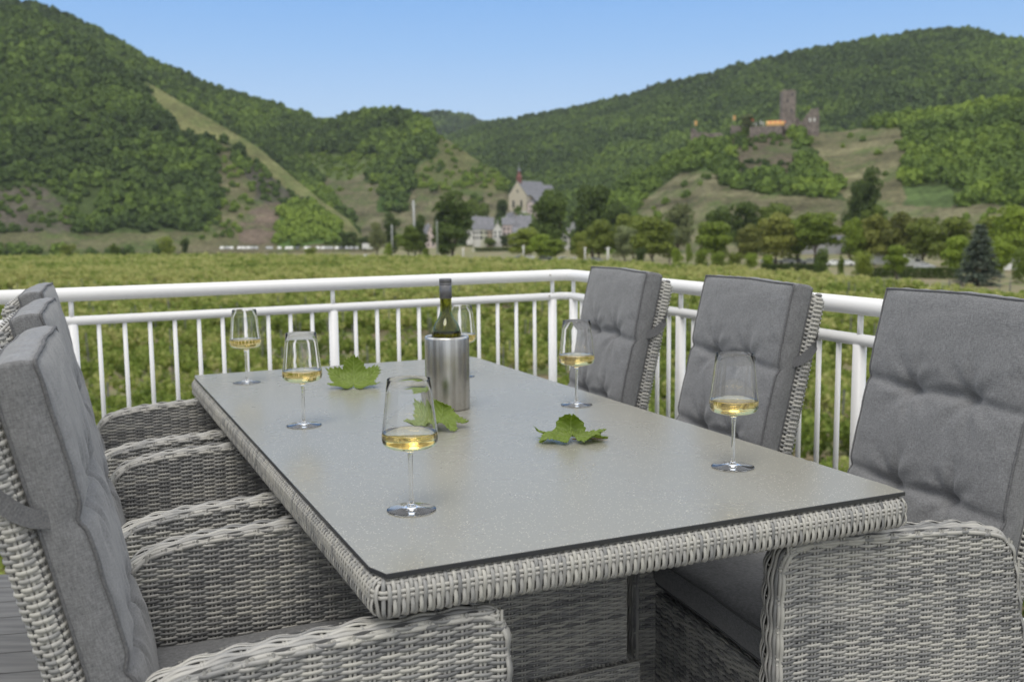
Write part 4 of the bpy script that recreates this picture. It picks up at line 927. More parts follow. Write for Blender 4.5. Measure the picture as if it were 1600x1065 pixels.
H3 = hill('left_spur', [(-420, -40, 900, 520, -10), (-150, -25, 880, 520, -10), (0, 5, 860, 520, -10), (60, 22, 840, 520, -10), (130, 52, 820, 515, -10), (180, 88, 790, 510, -11), (215, 116, 760, 510, -12), (250, 129, 740, 510, -12), (300, 160, 720, 510, -12), (350, 190, 700, 510, -12), (405, 223, 680, 510, -12), (450, 263, 660, 510, -12), (500, 306, 630, 510, -12), (545, 337, 600, 510, -12), (572, 374, 570, 510, -12), (590, 392, 540, 510, -12)],
    FRONT, 300, 90, 0.05, 31, off=2.0, step=4.9, crown=(2.4, 4.4), bright=0.34)
H4 = hill('right_ridge', [(660, 230, 1400, 700, -8), (755, 193, 1350, 700, -8), (800, 185, 1320, 690, -8), (850, 176, 1300, 680, -8), (890, 169, 1280, 680, -8), (930, 159, 1260, 670, -8), (960, 152, 1250, 670, -8), (990, 146, 1240, 670, -8), (1011, 139, 1230, 670, -8), (1041, 130, 1220, 670, -8), (1089, 116, 1200, 670, -8), (1152, 99, 1180, 660, -8), (1200, 89, 1170, 660, -8),
    (1250, 79, 1160, 660, -8), (1300, 69, 1150, 660, -8), (1350, 61, 1150, 660, -8), (1400, 54, 1150, 650, -8), (1450, 47, 1150, 650, -8), (1490, 46, 1150, 650, -8), (1530, 52, 1140, 650, -8), (1570, 61, 1130, 650, -8), (1600, 69, 1120, 650, -8), (1700, 92, 1100, 640, -8), (1950, 140, 1080, 640, -8)], [], 330, 100, 0.045, 41, step=5.4, crown=(2.8, 5.2), bright=0.38)
H5 = hill('castle_hill', [(900, 345, 560, 420, -11), (940, 312, 560, 410, -11), (962, 292, 560, 400, -11), (990, 278, 560, 390, -11), (1020, 267, 560, 380, -11), (1050, 243, 560, 375, -11), (1076, 231, 560, 370, -11), (1090, 217, 560, 365, -11), (1101, 211, 560, 360, -11), (1140, 207, 560, 355, -11), (1152, 201, 560, 355, -11), (1218, 199, 560, 350, -11), (1248, 200, 560, 345, -11), (1279, 201, 565, 340, -11), (1320, 199, 570, 330, -11), (1360, 190, 575, 325, -11),
    (1400, 179, 580, 320, -11), (1440, 173, 585, 315, -11), (1480, 169, 590, 310, -11), (1520, 164, 590, 305, -11), (1560, 154, 590, 300, -11), (1600, 146, 590, 300, -11), (1700, 130, 590, 290, -11), (1950, 110, 590, 280, -11)], SPUR, 330, 100, 0.03, 51, off=2.2, step=4.6, crown=(2.1, 3.9), bright=0.62)
for nm, hh, lf in (('far_hill_forest', H1, 0.42), ('left_ridge_forest', H2, 0.36), ('left_spur_forest', H3, 0.34), ('right_ridge_forest', H4, 0.36), ('castle_hill_woodland', H5, 0.34)):
    gn_foliage(nm, *hh, m_for, 150, lf)
print('trees', [len(h[0]) for h in (H1, H2, H3, H4, H5)])

# ---- vineyard in front
m_vine = bpy.data.materials.new('vine_foliage'); m_vine.use_nodes = True; nt = m_vine.node_tree; b = nt.nodes['Principled BSDF']; b.inputs['Roughness'].default_value = 0.6; b.inputs['Specular IOR Level'].default_value = 0.25
a_ = N(nt, 'ShaderNodeAttribute'); a_.attribute_name = 'tint'; a_.attribute_type = 'INSTANCER'; ge = N(nt, 'ShaderNodeNewGeometry')
ad = N(nt, 'ShaderNodeMath', operation='MULTIPLY_ADD', ins={1: 0.5, 2: -0.25}); nt.links.new(ge.outputs['Random Per Island'], ad.inputs[0]); ad2 = N(nt, 'ShaderNodeMath', operation='ADD'); nt.links.new(ad.outputs[0], ad2.inputs[0]); nt.links.new(a_.outputs['Fac'], ad2.inputs[1])
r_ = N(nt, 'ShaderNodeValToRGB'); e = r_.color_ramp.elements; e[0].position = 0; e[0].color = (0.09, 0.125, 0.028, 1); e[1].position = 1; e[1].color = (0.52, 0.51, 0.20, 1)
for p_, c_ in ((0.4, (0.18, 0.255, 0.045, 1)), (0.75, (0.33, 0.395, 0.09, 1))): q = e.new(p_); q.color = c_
nt.links.new(ad2.outputs[0], r_.inputs[0]); nt.links.new(r_.outputs[0], b.inputs['Base Color']); tr = N(nt, 'ShaderNodeBsdfTranslucent'); nt.links.new(r_.outputs[0], tr.inputs[0])
ms = N(nt, 'ShaderNodeMixShader', ins={0: 0.42}); nt.links.new(b.outputs[0], ms.inputs[1]); nt.links.new(tr.outputs[0], ms.inputs[2]); nt.links.new(ms.outputs[0], nt.nodes['Material Output'].inputs[0])
ROWA = math.radians(-7); RD = np.array([math.cos(ROWA), math.sin(ROWA)]); RN = np.array([-RD[1], RD[0]]); RSP = 2.1
def vineyard():
    g = np.random.default_rng(77); near, far = [], []
    k = np.arange(3, 200); 
    for kk in k:
        d = kk * RSP; half = d * 0.62 + 18
        st = 0.42 if d < 90 else (0.75 if d < 200 else 1.3)
        s = np.arange(-half, half, st); s = s + g.uniform(-.18, .18, len(s)); p = RN * d + RD * s[:, None] + RN * g.uniform(-.16, .16, (len(s), 1))
        az = np.arctan2(p[:, 0], p[:, 1]); D = np.hypot(p[:, 0], p[:, 1]); ok = (D < edgeD(az)) & (D > 9)
        p = p[ok]; 
        nzv = fbm(p[:, 0] / 9, p[:, 1] / 5, 3, 4); p = p[(g.random(len(p)) < np.clip(0.85 + nzv * 2.6, 0.06, 1))]
        z = np.full(len(p), GZ + 1.15) + g.uniform(-.65, .5, len(p)) * (1 if d < 200 else .6) - (0 if d < 200 else .25)
        P = np.column_stack([p, z]); (near if d < 90 else far).append(np.column_stack([P, np.full(len(P), d)]))
    for nm, arr, base in (('vineyard_near_rows', near, 1), ('vineyard_far_rows', far, 0)):
        A = np.concatenate(arr); P = A[:, :3]; d = A[:, 3]
        sc_ = np.where(d < 90, 0.42, np.where(d < 200, 0.58, 0.75)) * g.uniform(.7, 1.3, len(P))
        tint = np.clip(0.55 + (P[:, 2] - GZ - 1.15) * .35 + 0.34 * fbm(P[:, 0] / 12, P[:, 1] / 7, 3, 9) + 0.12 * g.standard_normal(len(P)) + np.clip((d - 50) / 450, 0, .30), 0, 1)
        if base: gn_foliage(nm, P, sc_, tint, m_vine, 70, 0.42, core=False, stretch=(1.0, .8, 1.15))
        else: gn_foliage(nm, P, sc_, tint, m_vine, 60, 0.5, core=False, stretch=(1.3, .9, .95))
        print(nm, len(P))
vineyard()
m_post = simple('weathered_post', (0.12, 0.12, 0.12), (0.2, 0.2, 0.195), 12, rough=0.8)
def posts():
    V, F = box((-0.035, -0.03, 0), (0.04, 0.035, 2.6)); mb = MB(); mb.add(V, F)
    V, F = box((-0.06, -0.006, 1.95), (0.06, 0.006, 1.98)); mb.add(V + [0, -.034, 0], F)
    V, F = box((-0.06, -0.006, 1.35), (0.06, 0.006, 1.38)); mb.add(V + [0, -.034, 0], F)
    p0 = mb.build('vineyard_post', m_post, smooth=False); first = True; n = 0; cand = []
    for kk in range(8, 72):
        d = kk * RSP
        for j in range(-45, 46):
            s = j * 4.6 + (kk % 2) * 0.6; p = RN * d + RD * s; q = proj([p[0], p[1], GZ + 2.1]); q0 = proj([p[0], p[1], GZ + 1.5])
            if -10 < q[0] < 1610 and p[1] > 5 and q[1] < 900: cand.append((R.random() * (1 + d / 60), p))
    cand.sort(key=lambda c: c[0])
    for c in cand[:285]:
        p = c[1]; o = p0 if first else p0.copy()
        if not first: sc.collection.objects.link(o)
        first = False; o.location = (p[0], p[1], GZ + R.uniform(-.1, .15)); o.rotation_euler = (R.uniform(-.05, .05), R.uniform(-.05, .05), ROWA + R.uniform(-.2, .2))
        tag(o, 'thin grey weathered vine post standing in a row of the vineyard', 'post', 'vine posts in the vineyard rows'); n += 1
    print('posts', n, len(cand))
posts()

# ------------------------------------------------------------------ trees and shrubs one can tell apart
LC = dict(dark=leafmat('dark_leaves', (0.085, 0.13, 0.032)), mid=leafmat('mid_green_leaves', (0.14, 0.20, 0.036)), bright=leafmat('bright_leaves', (0.20, 0.28, 0.04)),
          olive=leafmat('olive_leaves', (0.205, 0.26, 0.05)), brown=leafmat('bronze_leaves', (0.21, 0.235, 0.06)), silver=leafmat('silver_leaves', (0.23, 0.275, 0.155)), spruce=leafmat('spruce_needles', (0.115, 0.15, 0.125), 0.3, 0.05), pale=leafmat('pale_willow_leaves', (0.20, 0.235, 0.10)))
m_bark = simple('bark', (0.07, 0.055, 0.04), (0.13, 0.10, 0.075), 4, rough=0.95, bump=0.6)
def quads(P, Nn, s, g):
    n = len(P); a = nrm(np.cross(Nn, g.standard_normal((n, 3)))); b_ = np.cross(nrm(Nn), a); s = np.broadcast_to(s, (n,))[:, None]; k = g.uniform(.5, .9, (n, 1))
    V = np.stack([P - a * s, P - b_ * s * k, P + a * s, P + b_ * s * k], 1).reshape(-1, 3); return V, np.arange(n * 4).reshape(n, 4)
def crown_mesh(shape, colour, seed, n=2600):
    """crown in a unit frame: radius 1, height 1 (z 0..1)"""
    g = np.random.default_rng(seed); Ps, Ns = [], []
    if shape == 'spruce':
        for k in range(24):
            z = 0.03 + 0.93 * (k / 24) ** 0.92; rad = 1.0 * (1 - z) ** 0.85 + 0.05; nb = int(9 + 14 * rad)
            for j in range(nb):
                a = g.uniform(0, 6.28); rr = rad * g.uniform(.78, 1.08); m = int(26 * rad + 8); t = g.uniform(0.1, 1, m) ** .8
                P = np.stack([np.cos(a) * rr * t, np.sin(a) * rr * t, z + 0.02 - 0.07 * rr * t ** 1.6 + g.normal(0, .006, m)], 1); P[:, :2] += g.normal(0, .05, (m, 2)); Ps.append(P); Ns.append(np.tile([0, 0, 1.], (m, 1)) + g.normal(0, .5, (m, 3)))
        P = np.concatenate(Ps); Nn = np.concatenate(Ns); s = 0.055
        V, F = quads(P * [1, 1, 1], nrm(Nn), s, g); V2 = V.copy(); c = np.repeat(P, 4, 0); V2[:, 2] = c[:, 2] + (V[:, 2] - c[:, 2]) * .35; return V2, F
    nb = {'round': 22, 'tall': 26, 'bush': 16, 'open': 24}[shape]; blobs = []
    for i in range(nb):
        a = g.uniform(0, 6.28); u = g.uniform(0, 1)
        if shape == 'tall': z = g.uniform(.06, .93); env = (math.sin(math.pi * min(1, (z * .86 + .12))) ** .45); r = g.uniform(.3, .66) * env; br = g.uniform(.40, .56) * (0.55 + .45 * env); bz = 0.10
        elif shape == 'bush': z = g.uniform(.12, .8); env = math.sqrt(max(0.05, 1 - (z - .2) ** 2 / .7)); r = g.uniform(.2, .68) * env; br = g.uniform(.28, .44); bz = .2
        else: z = g.uniform(.14, .9); env = max(.15, 1 - ((z - .45) / .56) ** 2) ** .5; r = g.uniform(.25, .70) * env; br = g.uniform(.36, .52) * (.7 + .3 * env); bz = .15 if shape == 'round' else .12
        blobs.append((math.cos(a) * r, math.sin(a) * r, z, br, bz * g.uniform(.7, 1.1)))
    m = n // nb
    for (x, y, z, br, bz) in blobs:
        d = nrm(g.standard_normal((m, 3))); d[:, 2] = np.abs(d[:, 2]) * np.where(g.random(m) < .72, 1, -1); rr = g.uniform(.72, 1.08, (m, 1)) ** .6
        Ps.append(np.array([x, y, z]) + d * rr * [br, br, bz]); Ns.append(nrm(d + g.normal(0, .55, (m, 3))))
    # inner leaves so the heart is not hollow
    m = int(n * .25); d = nrm(g.standard_normal((m, 3))) * g.uniform(0, .55, (m, 1)); Ps.append(np.array([0, 0, .45]) + d * [.9, .9, .5]); Ns.append(nrm(g.standard_normal((m, 3))))
    P = np.concatenate(Ps); Nn = np.concatenate(Ns); s = 0.075 * g.uniform(.6, 1.3, len(P)) * (0.8 if shape == 'open' else 1); V, F = quads(P, Nn, s, g)
    c = np.repeat(P, 4, 0); k = .42 if shape != 'tall' else .3; V[:, 2] = c[:, 2] + (V[:, 2] - c[:, 2]) * k; return V, F
_cm = {}
def crown(shape, colour, v):
    k = (shape, colour, v)
    if k not in _cm:
        V, F = crown_mesh(shape, colour, 100 + v * 7 + len(shape) + sum(map(ord, colour)), 4600 if shape != 'bush' else 2000); _cm[k] = mesh('crown', V, F, LC[colour], smooth=False, obj=False)
    return _cm[k]
def trunk_mesh(H, r, split, g):
    mb = MB(); P = [(0, 0, -0.4), (0, 0, 0), (g.uniform(-.2, .2), g.uniform(-.2, .2), split * .5), (g.uniform(-.4, .4), g.uniform(-.4, .4), split)]
    addtube(mb, smooth_path(P, 2), np.linspace(r * 1.25, r * .7, len(smooth_path(P, 2))), 9)
    for k in range(6):
        a = k * 1.05 + g.uniform(-.3, .3); L = H * g.uniform(.28, .5); q = np.array(P[-1]) * 1.0; q[2] *= g.uniform(.7, 1)
        e_ = q + np.array([math.cos(a) * L * .6, math.sin(a) * L * .6, L * .8]); pts = smooth_path([q, (q + e_) / 2 + [0, 0, L * .12], e_], 1); addtube(mb, pts, np.linspace(r * .5, r * .12, len(pts)), 6)
    return mb
tg = np.random.default_rng(5)
def tree(x, ytop, wpx, D, shape, colour, label, name=None, cat='tree', clear=0.14, ybase=None, group='trees and shrubs beyond the vineyard'):
    az = azx(x); z0 = gz(az, D) if ybase is None else at(x, ybase, D)[2] - 0.3; zt = zat(x, ytop, D); H = zt - z0; wm = wpx / FPX * D; x_, y_ = D * math.sin(az), D * math.cos(az)
    p = np.array([x_, y_, z0]); v = int(tg.integers(0, 2)); cr = crown(shape, colour, v); rz = tg.uniform(0, 6.28)
    nm = name or {'round': 'broadleaf_tree', 'tall': 'poplar_tree', 'open': 'willow_tree', 'spruce': 'spruce_tree', 'bush': 'bush'}[shape]
    if shape == 'bush':
        o = link(bpy.data.objects.new(nm, cr)); o.location = p; o.scale = (wm / 2, wm / 2 * tg.uniform(.8, 1.1), H * 1.02); o.rotation_euler = (0, 0, rz); return tag(o, label, 'bush' if cat == 'tree' else cat, group)
    root = empty(nm, p); tag(root, label, cat, group); mb = trunk_mesh(H, max(.12, H * .022), H * clear + H * .1, tg); mb.build('trunk', m_bark, root)
    c = link(bpy.data.objects.new('crown', cr), root); c.location = (0, 0, H * clear); c.scale = (wm / 2 * 1.16, wm / 2 * 1.16, H * (1 - clear) * 1.0); c.rotation_euler = (0, 0, rz); return root
T_ = [  # x, ytop, width px, D, shape, colour, label [, clear]
 (104, 379, 30, 380, 'bush', 'olive', 'low yellow-green bush at the far left edge of the vineyard'),
 (177, 379, 24, 380, 'bush', 'mid', 'small green bush at the foot of the steep wooded slope'),
 (256, 367, 34, 385, 'bush', 'olive', 'wide olive bush left of the row of cars across the valley'),
 (288, 371, 17, 390, 'bush', 'dark', 'small dark green bush touching the wide olive bush'),
 (482, 386, 34, 345, 'bush', 'olive', 'flat yellow-green bush in front of the row of cars'),
 (543, 362, 34, 520, 'round', 'dark', 'dark round tree above the left end of the parked cars'),
 (570, 368, 22, 500, 'round', 'dark', 'small dark tree at the lower end of the hillside track'),
 (588, 347, 26, 420, 'open', 'pale', 'thin pale green tree behind the white camper'),
 (611, 333, 26, 430, 'tall', 'dark', 'dark slender tree left of the tall pale pole'),
 (606, 379, 17, 305, 'bush', 'bright', 'small bright bush left of the neat dome-shaped tree'),
 (638, 349, 38, 305, 'round', 'mid', 'neat dome-shaped green tree at the foot of the tall pale pole'),
 (656, 335, 24, 330, 'open', 'dark', 'thin grey-green tree behind the tall pale pole'),
 (664, 386, 16, 300, 'bush', 'bright', 'low bright bush below the small pink house'),
 (707, 299, 58, 300, 'tall', 'dark', 'very tall dark poplar left of the village'),
 (690, 320, 26, 305, 'tall', 'dark', 'dark poplar leaning against the very tall one on its left side'),
 (744, 306, 42, 590, 'round', 'mid', 'mid green tree on the slope right behind the tall poplar'),
 (785, 312, 18, 630, 'round', 'dark', 'dark small tree left of the church gable'),
 (789, 366, 15, 560, 'round', 'dark', 'small dark round tree in front of the pink house'),
 (766, 371, 18, 560, 'round', 'mid', 'small green tree in front of the white houses'),
 (819, 356, 44, 290, 'round', 'olive', 'yellow-olive tree below the church and village roofs'),
 (843, 367, 36, 280, 'round', 'bright', 'bright green round tree below the left big dark tree'),
 (866, 372, 34, 275, 'round', 'bright', 'bright low tree between the two big dark trees'),
 (861, 292, 60, 330, 'round', 'dark', 'big dark green tree hiding the right end of the church', .1),
 (926, 290, 66, 335, 'round', 'dark', 'big dark green tree right of the narrow white house', .1),
 (965, 310, 46, 420, 'round', 'dark', 'dark tree behind and right of the second big dark tree'),
 (937, 345, 44, 262, 'round', 'olive', 'yellow-olive tree in front of the second big dark tree'),
 (909, 374, 24, 258, 'bush', 'brown', 'small bronze bush right of the narrow white house'),
 (905, 362, 26, 275, 'round', 'olive', 'olive tree touching the narrow white house'),
 (990, 336, 54, 300, 'round', 'olive', 'light olive tree behind the silvery willow'),
 (977, 352, 38, 262, 'open', 'silver', 'silvery grey-green willow at the field edge'),
 (1021, 341, 68, 250, 'round', 'olive', 'broad domed olive-green tree in the middle of the field edge', .05),
 (1046, 353, 30, 268, 'open', 'silver', 'silvery bush-like tree on the right side of the broad dome tree'),
 (1060, 318, 56, 310, 'open', 'pale', 'tall feathery pale willow below the terraced vineyard', .12),
 (1002, 385, 26, 240, 'bush', 'dark', 'dark low bush at the foot of the broad dome tree'),
 (1058, 386, 22, 235, 'bush', 'bright', 'bright low bush below the feathery willow'),
 (1077, 379, 14, 238, 'bush', 'bright', 'small upright bright bush right of the feathery willow'),
 (1095, 389, 32, 228, 'bush', 'bright', 'bright low bush at the left end of the shrub row'),
 (1122, 391, 32, 226, 'bush', 'bright', 'second bright low bush from the left in the shrub row'),
 (1150, 392, 30, 222, 'bush', 'olive', 'yellowish low bush in the middle of the shrub row'),
 (1176, 393, 30, 220, 'bush', 'bright', 'bright low bush below the bronze trees'),
 (1202, 396, 26, 215, 'bush', 'bright', 'bright low bush at the right end of the shrub row'),
 (1116, 343, 50, 252, 'round', 'bright', 'green rounded tree right of the feathery willow', .06),
 (1124, 320, 42, 330, 'round', 'dark', 'darker tree standing behind the green rounded tree'),
 (1166, 316, 48, 335, 'round', 'dark', 'dark tree behind the gap between green and bronze trees'),
 (1209, 314, 52, 340, 'round', 'mid', 'mid green tree behind the bronze trees'),
 (1170, 352, 38, 255, 'round', 'brown', 'smaller bronze tree of the pair, on the left'),
 (1214, 335, 60, 258, 'round', 'brown', 'larger bronze-olive tree of the pair, on the right'),
 (1248, 345, 44, 262, 'round', 'bright', 'green tree joining the larger bronze tree on its right'),
 (1275, 329, 62, 255, 'round', 'bright', 'large bright green tree with open trunk beside the white cars', .22),
 (1287, 387, 30, 192, 'bush', 'dark', 'dark green bush standing alone before the white cars'),
 (1316, 397, 16, 188, 'bush', 'mid', 'very small bush right of the lone dark bush'),
 (1350, 390, 36, 190, 'bush', 'olive', 'yellow-olive bush left of the small lollipop tree'),
 (1355, 262, 42, 345, 'tall', 'dark', 'tall dark poplar in front of the vineyard slope', .04),
 (1338, 288, 34, 342, 'tall', 'dark', 'lower dark poplar joined to the left of the tall one'),
 (1364, 316, 38, 320, 'round', 'mid', 'round grey-green tree at the right foot of the tall poplar'),
 (1332, 342, 32, 255, 'round', 'bright', 'bright green tree left of the long bronze trees'),
 (1368, 338, 54, 258, 'round', 'brown', 'bronze tree below the round grey-green tree'),
 (1412, 334, 58, 256, 'round', 'brown', 'second bronze tree, right of the first bronze one'),
 (1446, 343, 46, 250, 'round', 'olive', 'olive tree between bronze trees and broad green tree'),
 (1486, 342, 66, 242, 'round', 'olive', 'broad yellowish green tree left of the spruce', .06),
 (1404, 381, 32, 178, 'round', 'bright', 'small lollipop-shaped tree with bare trunk at the field edge', .22),
 (1500, 366, 46, 205, 'round', 'bright', 'bright tree touching the left side of the spruce', .03),
 (1533, 346, 60, 176, 'spruce', 'spruce', 'blue-grey spruce with drooping branches at the field edge', .03),
 (1567, 376, 38, 205, 'round', 'bright', 'bright green tree touching the right side of the spruce', .06),
 (1556, 338, 46, 262, 'round', 'olive', 'olive tree rising behind the spruce'),
 (1590, 322, 62, 250, 'round', 'bright', 'large bright green tree at the far right edge'),
 (1600, 386, 34, 185, 'bush', 'mid', 'bush below the large tree at the far right edge'),
]
for t in T_: tree(*t[:7], clear=t[7] if len(t) > 7 else 0.1)
tree(1165, 178, 20, 552, 'round', 'pale', 'pale round tree on the castle terrace between two flags', clear=.1, ybase=201)
# conifers on the ridge line
for x, yt, l in ((1011, 131, 'lone conifer on the right ridge line, left one of three'), (1023, 133, 'thin ragged conifer on the right ridge line, middle one of three'), (1040, 124, 'dark conifer clump on the right ridge line, right one of three')):
    tree(x, yt, 9, 1210, 'spruce', 'dark', l, clear=.02, ybase=148, group='conifers on the ridge line')
# clipped hedge
def hedge(xa, xb, D, h, label):
    a = at(xa, 400, D); b_ = at(xb, 400, D); g = np.random.default_rng(8); L = np.linalg.norm((b_ - a)[:2]); n = int(L * 420); t = g.random(n); d = nrm((b_ - a) * [1, 1, 0]); s = np.array([-d[1], d[0], 0])
    f = g.integers(0, 3, n); off = np.where(f == 0, -.7, np.where(f == 1, .7, g.uniform(-.7, .7, n))) + g.normal(0, .07, n); z = np.where(f == 2, h, g.uniform(0, h, n)) + g.normal(0, .07, n) + .15 * vnoise(t * L / 3, t * 0, 4)
    z0 = gz(math.atan2(a[0], a[1]), D); P = np.column_stack([a[0] + d[0] * L * t + s[0] * off, a[1] + d[1] * L * t + s[1] * off, z0 + z]); o3 = np.array([(a[0] + b_[0]) / 2, (a[1] + b_[1]) / 2, z0]); V, F = quads(P - o3, nrm(g.standard_normal((n, 3))), .16, g)
    o = mesh('hedge', V, F, LC['dark'], smooth=False); o.location = o3; tag(o, label, 'hedge')
hedge(1338, 1505, 196, 1.7, 'long dark clipped hedge in front of the white cars on the right'); hedge(1190, 1280, 214, 1.4, 'short dark hedge left of the lone dark bush'); hedge(742, 812, 470, 1.8, 'dark hedge line below the village terrace')

# ------------------------------------------------------------------ village, church, castle
m_slate = simple('slate_roof', (0.14, 0.145, 0.165), (0.24, 0.24, 0.265), 0.8, rough=0.7); m_pane = simple('dark_pane', (0.03, 0.035, 0.045), rough=0.2)
def wallm(n, c): return simple(n, tuple(v * .88 for v in c), c, 0.6, rough=0.9)
m_ww = wallm('white_render', (0.74, 0.73, 0.70)); m_wc = wallm('cream_render', (0.60, 0.60, 0.48)); m_wt = wallm('tan_render', (0.50, 0.40, 0.30)); m_wp = wallm('pink_render', (0.68, 0.57, 0.54)); m_wg = wallm('grey_render', (0.42, 0.42, 0.43)); m_wy = wallm('church_render', (0.62, 0.56, 0.44))
m_ruin = simple('ruin_stone', (0.15, 0.125, 0.11), (0.28, 0.235, 0.205), 0.5, rough=0.95, bump=0.5)
def gable_solid(w_, d, he, hr, over=0.0, z0=0):
    """walls of a gabled house, gable towards -y"""
    V = np.array([(-w_ / 2, 0, z0), (w_ / 2, 0, z0), (w_ / 2, 0, he), (0, 0, hr), (-w_ / 2, 0, he), (-w_ / 2, d, z0), (w_ / 2, d, z0), (w_ / 2, d, he), (0, d, hr), (-w_ / 2, d, he)], float)
    F4 = np.array([(0, 5, 6, 1), (1, 6, 7, 2), (0, 4, 9, 5), (2, 7, 8, 3), (4, 3, 8, 9)]); F4b = np.array([(0, 1, 2, 4), (5, 9, 7, 6)]); F3 = np.array([(4, 2, 3), (7, 9, 8)])
    return V, F4, F4b, F3
def house(label, x, y0, D, w_, d, he, hr, mw, yaw=0, side=False, name='village_house', win=(3, 2), group='village houses', base=-4, cat='house', chimney=True):
    p = at(x, y0, D); az = math.atan2(p[0], p[1]); root = empty(name, p, -az + math.radians(yaw)); tag(root, label, cat, group)
    V, F4, F4b, F3 = gable_solid(w_, d, he, hr, z0=base)
    if side: V = V[:, [1, 0, 2]] * [1, -1, 1]; V = V + [-d / 2, w_ / 2, 0]
    me = mesh('wall', V, [np.concatenate([F4, F4b]), F3], mw, root, False)
    # roof: two slabs with thickness and overhang
    mb = MB(); o = .35; sl = (hr - he) / (w_ / 2)
    for s in (-1, 1):
        A = [(0, -o, hr + .12), (s * (w_ / 2 + o), -o, he - o * sl + .12), (s * (w_ / 2 + o), d + o, he - o * sl + .12), (0, d + o, hr + .12)]
        q = np.array([(a[0], a[1], a[2] + dz) for dz in (0, .22) for a in A]); q = q if not side else q[:, [1, 0, 2]] * [1, -1, 1] + [-d / 2, w_ / 2, 0]
        mb.add(q, np.array([(0, 1, 2, 3), (4, 7, 6, 5), (0, 4, 5, 1), (1, 5, 6, 2), (2, 6, 7, 3), (3, 7, 4, 0)]))
    rf = mb.build('roof', m_slate, root, False)
    if chimney: V, F = box((-.4, d * .3, hr - 1.0), (.4, d * .3 + .8, hr + 1.1)); V = V if not side else V[:, [1, 0, 2]] * [1, -1, 1] + [-d / 2, w_ / 2, 0]; mesh('chimney', V, F, m_wg, rf, False)
    W = d if side else w_; nx, nz = win
    for i in range(nx):
        for j in range(nz):
            cx = -W / 2 + W * (i + .5) / nx; cz = 1.1 + (he - 1.2) * j / max(nz, 1) + .6; V, F = box((cx - .5, -.06, cz - .7), (cx + .5, .04, cz + .7)); mesh('window', V, F, m_pane, root, False)
    return root
house('small pink and white house with steep dark roof left of the tall poplar', 673, 387, 560, 6.0, 9, 5.6, 12.5, m_wp, yaw=20, win=(2, 2))
house('small white annex at the left end of the village row', 734, 371, 562, 3.4, 5, 3.4, 4.4, m_ww, win=(1, 1), chimney=False)
house('white house at the left of the village row', 746, 376, 564, 9, 5.4, 6.6, 13.2, m_ww, side=True, win=(3, 2)).rotation_euler[2] += .0
house('cream house second in the village row', 756, 376, 564, 9, 3.9, 6.6, 13.0, m_wc, side=True, win=(2, 2), chimney=False)
house('tan house with dark roof in the middle of the village row', 765.5, 376, 564, 9, 4.4, 6.2, 12.6, m_wt, side=True, win=(2, 2))
house('white gabled house next to the pink house', 777.5, 374, 562, 5.2, 9, 5.6, 9.4, m_ww, win=(2, 2))
house('pink house with grey roof below the church', 794.5, 370, 566, 9, 6.8, 6.8, 10.5, m_wp, side=True, win=(3, 2))
house('tall slate-roofed house behind the pink house', 803, 358, 580, 7, 9, 2.5, 9.2, m_wg, yaw=25, win=(2, 1))
house('wide slate-roofed house right below the church', 818, 362, 574, 10, 8.5, 2.6, 9.0, m_wg, side=True, win=(3, 1))
house('dark-roofed low house right of the pink house', 808, 371, 562, 7, 5, 2.6, 6.2, m_wg, side=True, win=(2, 1), chimney=False)
house('narrow white house with grey spire roof between the big dark trees', 888, 383, 480, 5.2, 7, 5.0, 7.2, m_ww, yaw=10, win=(2, 2))
house('slim grey gabled house behind the narrow white house', 895, 372, 500, 3.6, 5, 4.4, 9.5, m_wg, win=(1, 2))
house('long low white building with dark roof behind the bright trees on the right', 1276, 387, 345, 6, 20, 1.8, 3.6, m_wg, side=True, win=(9, 1), group=None, name='long_building', cat='building', chimney=False)

hill('church_knoll', [(745, 372, 655, 590, -12), (765, 350, 655, 590, -12), (785, 334, 655, 590, -12), (795, 327, 655, 590, -12), (840, 327, 655, 590, -12), (870, 330, 655, 590, -12), (900, 338, 655, 590, -12), (930, 372, 655, 590, -12)], [], 60, 24, 0.0, 61, step=4)
def scatter_bushes(): 
    g = np.random.default_rng(12); n = 260; xs = g.uniform(755, 925, n); ys = g.uniform(0, 1, n); pts = []
    for x, t in zip(xs, ys):
        D = 592 + 56 * t; yb = np.interp(x, [745, 765, 785, 795, 840, 870, 900, 930], [372, 350, 336, 330, 330, 334, 342, 374]); zr = at(x, yb, 655)[2] - 5; z = -12 + (zr + 12) * t; a = azx(x); pts.append((D * math.sin(a), D * math.cos(a), z + .8))
    pts = np.array(pts); s = g.uniform(1.2, 2.3, n); gn_foliage('church_knoll_shrubs', pts, s, g.uniform(.15, .65, n), m_for, 120, .36)
scatter_bushes()
